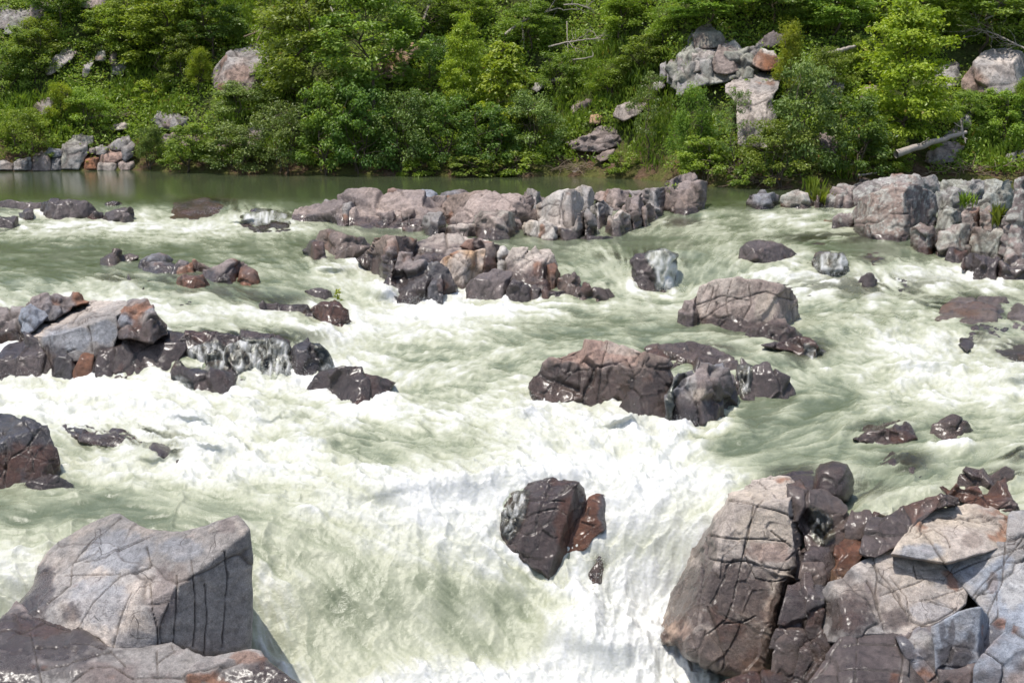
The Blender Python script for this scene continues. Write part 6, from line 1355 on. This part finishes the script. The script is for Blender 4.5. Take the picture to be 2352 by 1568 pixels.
# ------------------------------------------------------------------ undergrowth and grass covering the slope
def undergrowth():
    r = np.random.RandomState(21)
    n = 13000
    x = r.uniform(-25, 25, n); d = r.uniform(.05, 1, n) ** 1.0 * 9.5
    y = shoreY(x) + d
    # fewer plants on the bare soil near the landing and on the rock pile
    pu = x / y * FPX + 1176
    bare = np.exp(-((pu - 1420) / 110) ** 2 - (d / 1.6) ** 2) + .8 * np.exp(-((pu - 140) / 170) ** 2 - (d / 1.2) ** 2) + .6 * np.exp(-((pu - 1700) / 100) ** 2 - (d / .8) ** 2)
    nz = fbm(np.stack([x * .8, y * .8, x * 0], -1), 3, 12)
    k = (r.rand(n) > bare * 1.2) & (nz > -.28)
    x, y, d, pu = x[k], y[k], d[k], pu[k]
    z = zt(x, y)
    # leave the boulders of the slope clear
    fw = y * CP - (z + .25 - CAMZ) * SP; upc = y * SP + (z + .25 - CAMZ) * CP
    pu = x / fw * FPX + 1176; pv = 784 - upc / fw * FPX
    keep = np.ones(len(x), bool)
    for poly, Yq in HILLPOLY:
        keep &= ~(inside(poly, pu, pv) & (y < Yq + 1.2) & (r.rand(len(x)) < .9))
    x, y, d, pu, z = x[keep], y[keep], d[keep], pu[keep], z[keep]
    for nm, mk, sel, lf, lab in (('undergrowth', 'light', None, .115, 'mixed green undergrowth covering the hillside'), ('grass', 'grass', None, .2, 'light green grass and weeds on the sunny slope')):
        g = fbm(np.stack([x * .3, y * .3, x * 0], -1), 2, 44) + .9 * np.exp(-((pu - 1420) / 140) ** 2 - ((d - 4.5) / 2.6) ** 2) + .5 * np.exp(-((pu - 2300) / 110) ** 2 - ((d - 1.5) / 1.5) ** 2) + .35 * np.exp(-((pu - 330) / 170) ** 2 - ((d - 3.5) / 2.) ** 2)
        s = g > .22 if nm == 'grass' else g <= .3
        V, F, K, o = [], [], [], 0
        for cx, cy, cz in zip(x[s], y[s], z[s]):
            hh = r.uniform(.15, .6); ww = r.uniform(.2, .5)
            m_ = 26 if nm == 'undergrowth' else 26
            pts = np.array([cx, cy, cz]) + np.stack([r.normal(size=m_) * ww * .6, r.normal(size=m_) * ww * .6, r.uniform(.0, 1, m_) * hh], -1)
            if nm == 'undergrowth':
                nn = np.array([0, -.25, .7]) + r.normal(size=(m_, 3)) * .5; ax = None; asp = .55; sz = lf * r.uniform(.6, 1.4, m_)
            else:
                nn = r.normal(size=(m_, 3)) * np.array([1, 1, .2]) + np.array([0, -.5, .2]); ax = np.tile([0, 0, 1.6], (m_, 1)) + r.normal(size=(m_, 3)) * .35; asp = .13; sz = lf * r.uniform(.5, 1.6, m_)
            v, f = leaves_arrays(pts, sz, nn, r, asp, .2 if nm == 'undergrowth' else 0, ax)
            V.append(v); F.append(f + o); o += len(v)
            tone = np.clip(.45 + .3 * r.normal() + .2 * r.normal(size=m_), 0, 1)
            K.append(np.repeat(np.stack([tone, (r.rand(m_) < .03) * .6, tone * 0, tone * 0 + 1], -1), 4, 0))
        ob = mesh_np(nm, np.concatenate(V), np.concatenate(F), LEAF[mk], smooth=False, col=np.concatenate(K))
        tag(ob, lab, nm, kind='stuff')
undergrowth()

def tuft(label, u, v, hpx, wpx, Y=None, n=70, leafm='grass', blade=True, cat='grass tuft', name='grass_tuft', z=None):
    Y = Yt(u, v) if Y is None else Y
    p = at(u, v, Y); r = np.random.RandomState(int(u))
    h = hpx * Y / FPX; w = wpx * Y / FPX
    pts = np.stack([r.normal(size=n) * w * .28, r.normal(size=n) * w * .2, h * (.35 + .15 * r.rand(n)) if blade else h * r.rand(n)], -1)
    if blade:
        ax = np.stack([pts[:, 0] / w * 1.5, pts[:, 1] / w, np.full(n, 1.3)], -1); V, F = leaves_arrays(pts, h * r.uniform(.6, 1.1, n), r.normal(size=(n, 3)) * np.array([1, 1, .1]) + np.array([0, -.6, 0]), r, .045, 0, ax)
    else:
        V, F = leaves_arrays(pts, .07 * r.uniform(.7, 1.3, n), np.array([0, -.4, .6]) + r.normal(size=(n, 3)) * .4, r, .5, .1)
    k = np.repeat(np.stack([r.rand(n), r.rand(n) * .1, np.zeros(n), np.ones(n)], -1), 4, 0)
    o = mesh_np(name, V + p, F, LEAF[leafm], smooth=False, col=k, loc=p)
    return tag(o, label, cat)
tuft('tall grass tuft between the mossy stone and the right rock wall', 1880, 470, 45, 50, Y=37.5, n=90, leafm='light')
tuft('grass tuft growing in a crack of the right rock wall', 2215, 475, 40, 30, Y=32.3, leafm='light', n=40)
tuft('narrow grass tuft at the far right of the rock wall', 2290, 520, 60, 20, Y=30.6, leafm='light', n=40)
tuft('small green plant on the right end of the long ridge', 1548, 462, 42, 30, Y=36.6, leafm='light', blade=False, n=90, cat='plant', name='plant')
tuft('bright sprig growing from the wet rocks on the left', 776, 690, 26, 16, Y=25.2, leafm='lime', blade=False, n=30, cat='plant', name='plant')
tuft('leafy weed at the pool edge above the oval dark rock', 1865, 440, 40, 40, Y=40.5, leafm='light', n=60)

# ------------------------------------------------------------------ dead wood
def wood(label, cat, name, pts, rad, mat=None, twigs=0, tl=.5, seed=1, dY=-.3, spread=.7, branch=None):
    r = np.random.RandomState(seed)
    ya, yb = Yt(pts[0][0], min(pts[0][1] + 14, 392)), Yt(pts[-1][0], min(pts[-1][1] + 14, 392))
    if abs(yb - ya) > 1.2: yb = ya + 1.2 * np.sign(yb - ya)
    P = np.array([at(q[0], q[1], ya + (yb - ya) * i / (len(pts) - 1) + dY) for i, q in enumerate(pts)])
    t = np.linspace(0, 1, len(P)); tt = np.linspace(0, 1, 6 * len(P))
    Q = np.stack([np.interp(tt, t, P[:, i]) for i in range(3)], -1)
    for i in range(3): Q[1:-1, i] = (Q[:-2, i] + Q[1:-1, i] * 2 + Q[2:, i]) / 4
    Q[1:-1] += r.normal(size=(len(Q) - 2, 3)) * rad * .10
    paths = [(Q, np.linspace(rad, rad * .45, len(Q)))]
    d0 = Q[-1] - Q[0]; d0 /= np.linalg.norm(d0)
    for i in range(twigs):
        k = r.randint(len(Q) // 4, len(Q)); d = d0 * r.uniform(.2, 1) + r.normal(size=3) * spread; d /= np.linalg.norm(d)
        e = Q[k] + d * tl * r.uniform(.4, 1.2)
        paths.append(limb(Q[k], e, rad * .4, rad * .1, r.uniform(-.1, .08), r, 7))
        for j in range(2):
            f = paths[-1 - j][0][r.randint(2, 6)]; d2 = d + r.normal(size=3) * .6; paths.append(limb(f, f + d2 * tl * .4, rad * .2, rad * .07, 0, r, 4))
    V, F = tubes(paths, 6)
    o = mesh_np(name, V, F, mat or GREYWOOD, loc=Q[0])
    return tag(o, label, cat, 'dead branches on the far bank' if cat == 'dead branch' else None)
wood('weathered driftwood log lying across the bank at the right', 'log', 'driftwood_log', [(2058, 354), (2138, 328), (2219, 304)], .13, twigs=3, tl=.4, seed=3, dY=-1.6)
wood('short grey log on the slope below the top right trees', 'log', 'fallen_log', [(1898, 125), (1935, 115), (1975, 104)], .10, seed=4, dY=-1.4)
wood('pale dead limb arching high on the middle slope', 'dead branch', 'dead_branch', [(1160, 80), (1190, 55), (1230, 35), (1280, 20)], .05, twigs=9, tl=.9, seed=5, dY=-1.2)
wood('dead twiggy branch tip at the top of the middle slope', 'dead branch', 'dead_branch', [(1295, 12), (1325, 10), (1355, 20)], .03, twigs=9, tl=.5, seed=6, dY=-1.0)
wood('bare grey branch lying on the slope below the dead limb', 'dead branch', 'dead_branch', [(1260, 108), (1300, 98), (1340, 92), (1380, 88)], .035, twigs=8, tl=.7, seed=7, dY=-1.0)
wood('thin dead stick hanging on the middle slope', 'dead branch', 'dead_branch', [(1302, 50), (1303, 90), (1306, 150)], .02, twigs=3, tl=.4, seed=8, dY=-1.0)
wood('short dead branch low on the middle slope', 'dead branch', 'dead_branch', [(1315, 138), (1340, 135), (1362, 130)], .03, twigs=2, tl=.4, seed=9, dY=-1.0)
wood('tangle of bare branches above the lone pinkish boulder', 'dead branch', 'dead_branch', [(590, 95), (610, 55), (635, 25), (650, 5)], .035, mat=TWIG, twigs=16, tl=1.0, seed=10, dY=-1.0)
wood('second heap of bare branches right of the lone boulder', 'dead branch', 'dead_branch', [(560, 85), (600, 70), (660, 50)], .03, mat=TWIG, twigs=16, tl=.9, seed=11, dY=-1.0)
wood('bundle of bleached dead branches above the right edge boulder', 'dead branch', 'dead_branch', [(2370, 120), (2330, 100), (2290, 80), (2245, 66)], .03, twigs=16, tl=.8, seed=12, dY=-1.4, spread=.35)
wood('curved dead branch near the top right corner', 'dead branch', 'dead_branch', [(2262, 45), (2290, 33), (2320, 26), (2380, 28)], .035, twigs=4, tl=.5, seed=13, dY=-1.2)
wood('slim pale trunk leaning at the top edge left of centre', 'dead tree', 'bare_trunk', [(972, 48), (982, 20), (994, -12)], .05, twigs=2, tl=.6, seed=14, dY=-1.2)
wood('slim whitish trunk at the top edge above the light tree', 'dead tree', 'bare_trunk', [(770, 70), (765, 30), (750, -10)], .035, twigs=2, tl=.6, seed=15, dY=-1.2)
wood('short stick above the mossy stone at the pool edge', 'stick', 'driftwood_stick', [(1970, 403), (1995, 400), (2020, 396)], .04, seed=16, dY=-.6)
for i, (u, v, s, lb) in enumerate(((1690, 395, 60, 'heap of dry flood twigs in the shrubs by the pool outlet'), (1750, 418, 60, 'low mat of dry twigs at the waterline right of the pool'), (2180, 400, 110, 'brown pile of flood debris on top of the right rock wall'), (250, 272, 40, 'small heap of dry twigs above the left rock pile'), (1150, 395, 50, 'dry twigs hanging at the waterline below the layered tree'), (1330, 392, 60, 'brown sticks and roots at the water edge of the bare soil'))):
    r = np.random.RandomState(50 + i); Y = Yt(u, min(v, 424 if u > 1600 else 400)); c = at(u, v, Y - .15); w_ = s * Y / FPX
    paths = []
    for j in range(70):
        a = c + np.array([np.clip(r.normal() * .5, -1.1, 1.1) * w_, r.normal() * .2, r.rand() * w_ * .2]); d = r.normal(size=3) * np.array([1, .5, .35]); d /= np.linalg.norm(d)
        paths.append(limb(a, a + d * r.uniform(.2, .7), .012, .005, r.uniform(-.08, .1), r, 4))
    V, F = tubes(paths, 4)
    tag(mesh_np('twig_heap', V, F, TWIG, loc=c), lb, 'twigs', 'heaps of dry twigs along the bank')
# ------------------------------------------------------------------ thrown drops where the river breaks
def spray():
    r = np.random.RandomState(5)
    base = np.array([[0, 0, 1], [1, 0, 0], [0, 1, 0], [-1, 0, 0], [0, -1, 0], [0, 0, -1]], float)
    tri = np.array([[0, 1, 2], [0, 2, 3], [0, 3, 4], [0, 4, 1], [5, 2, 1], [5, 3, 2], [5, 4, 3], [5, 1, 4]])
    S = []
    # u, v at the water, half width, rise in metres, count
    for (u, v, w, h, n) in ((1200, 950, 30, .3, 260), (1330, 965, 80, .16, 380), (1470, 1000, 70, .2, 340), (1560, 990, 30, .2, 120), (1380, 1290, 40, .22, 260), (1400, 1350, 60, .25, 260), (1300, 1350, 40, .15, 160), (1520, 1470, 40, .28, 260), (1570, 1500, 60, .25, 220),
                            (880, 1100, 90, .12, 200), (1080, 1085, 90, .14, 240), (1300, 1080, 90, .14, 220), (880, 690, 30, .25, 200), (960, 700, 60, .15, 200), (1080, 700, 60, .14, 160), (270, 665, 40, .16, 90), (1540, 670, 40, .12, 120), (1720, 640, 10, .1, 20),
                            (480, 490, 50, .16, 140), (640, 510, 40, .1, 80), (1900, 490, 60, .12, 100), (2080, 635, 120, .18, 260), (1900, 640, 100, .12, 200), (2230, 640, 60, .15, 120), (640, 860, 60, .2, 220), (560, 880, 60, .15, 160), (690, 890, 30, .15, 120), (60, 880, 60, .15, 140), (250, 885, 80, .1, 140),
                            (300, 1030, 80, .1, 140), (420, 1030, 40, .1, 80), (1150, 1200, 30, .2, 160), (1020, 1540, 90, .18, 220), (1250, 1540, 90, .2, 220), (2300, 850, 60, .16, 160), (2050, 770, 100, .1, 160), (820, 745, 30, .15, 120)):
        n = n * 2
        uu = u + w * r.normal(size=n) * .6; vv = v + 5 * r.normal(size=n)
        p = at(uu, vv, Yw(uu, vv)); p[:, 2] += .02 + h * r.rand(n) ** 2.2; p[:, 1] += r.normal(size=n) * .05
        s = r.uniform(.0015, .0042, n) * (np.linalg.norm(p, axis=1) / 18) ** .5
        S.append((p, s))
    # bubbles and drops riding on the white water
    P, foam, F0 = WSURF
    wgt = (np.clip(foam - .45, 0, 1) * np.clip(F0 - .4, 0, 1)).ravel()
    vis = (WUg.ravel() > -150) & (WUg.ravel() < 2500) & (WVg.ravel() < 1640)
    wgt = wgt * vis; wgt /= wgt.sum()
    k = r.choice(len(wgt), 15000, p=wgt)
    q = P.reshape(-1, 3)[k] + r.normal(size=(15000, 3)) * np.array([.008, .008, .006]); q[:, 2] += .004 + .05 * r.rand(15000) ** 7
    S.append((q, r.uniform(.0015, .004, 15000)))
    p = np.concatenate([a for a, _ in S]); s = np.concatenate([b for _, b in S]); n = len(p)
    st = 1 + r.rand(n) * 1.2
    d = base[None] * s[:, None, None]; d[:, :, 2] *= st[:, None]
    V = (p[:, None] + d).reshape(-1, 3); F = (np.arange(n)[:, None, None] * 6 + tri[None]).reshape(-1, 3)
    o = mesh_np('spray', V, F, MWATER, col=np.tile([.95, 0, 0, 1.], (len(V), 1)))
    tag(o, 'white spray drops thrown up by the rapids', 'spray', kind='stuff')
spray()
# ------------------------------------------------------------------ camera, light
cam = bpy.data.objects.new('camera', bpy.data.cameras.new('camera')); COL.objects.link(cam)
cam.location = (0, 0, CAMZ); cam.rotation_euler = (math.pi / 2 - PITCH, 0, 0)
cam.data.lens = 50; cam.data.sensor_width = 36; cam.data.clip_end = 500
cam.data.dof.use_dof = True; cam.data.dof.focus_distance = 17; cam.data.dof.aperture_fstop = 4.5
scene.camera = cam
w = bpy.data.worlds.new('World'); scene.world = w; w.use_nodes = True
nt = w.node_tree
sky = nt.nodes.new('ShaderNodeTexSky'); sky.sky_type = 'NISHITA'; sky.sun_disc = False
SUNDIR = np.array([-.26, -.09, .96]); SUNDIR = SUNDIR / np.linalg.norm(SUNDIR)
sky.sun_elevation = math.asin(SUNDIR[2]); sky.sun_rotation = math.atan2(SUNDIR[0], SUNDIR[1])
sky.air_density = 1.0; sky.dust_density = 2.0; sky.ozone_density = .6
bg = nt.nodes['Background']; bg.inputs[1].default_value = .15
nt.links.new(sky.outputs[0], bg.inputs[0])
sl = bpy.data.lights.new('sun', 'SUN'); sl.energy = 3.7; sl.angle = R(.6); sl.color = (1, .955, .89)
so = bpy.data.objects.new('sun', sl); COL.objects.link(so); so.location = (-20, -5, 40)
from mathutils import Vector
so.rotation_euler = Vector(SUNDIR).to_track_quat('Z', 'Y').to_euler()
vs = scene.view_settings; vs.view_transform = 'Standard'; vs.look = 'None'; vs.exposure = 0.42; vs.gamma = 1
scene.cycles.use_denoising = True; scene.cycles.max_bounces = 8; scene.cycles.transparent_max_bounces = 12
scene.cycles.caustics_reflective = False; scene.cycles.caustics_refractive = False
scene.cycles.sample_clamp_indirect = 6
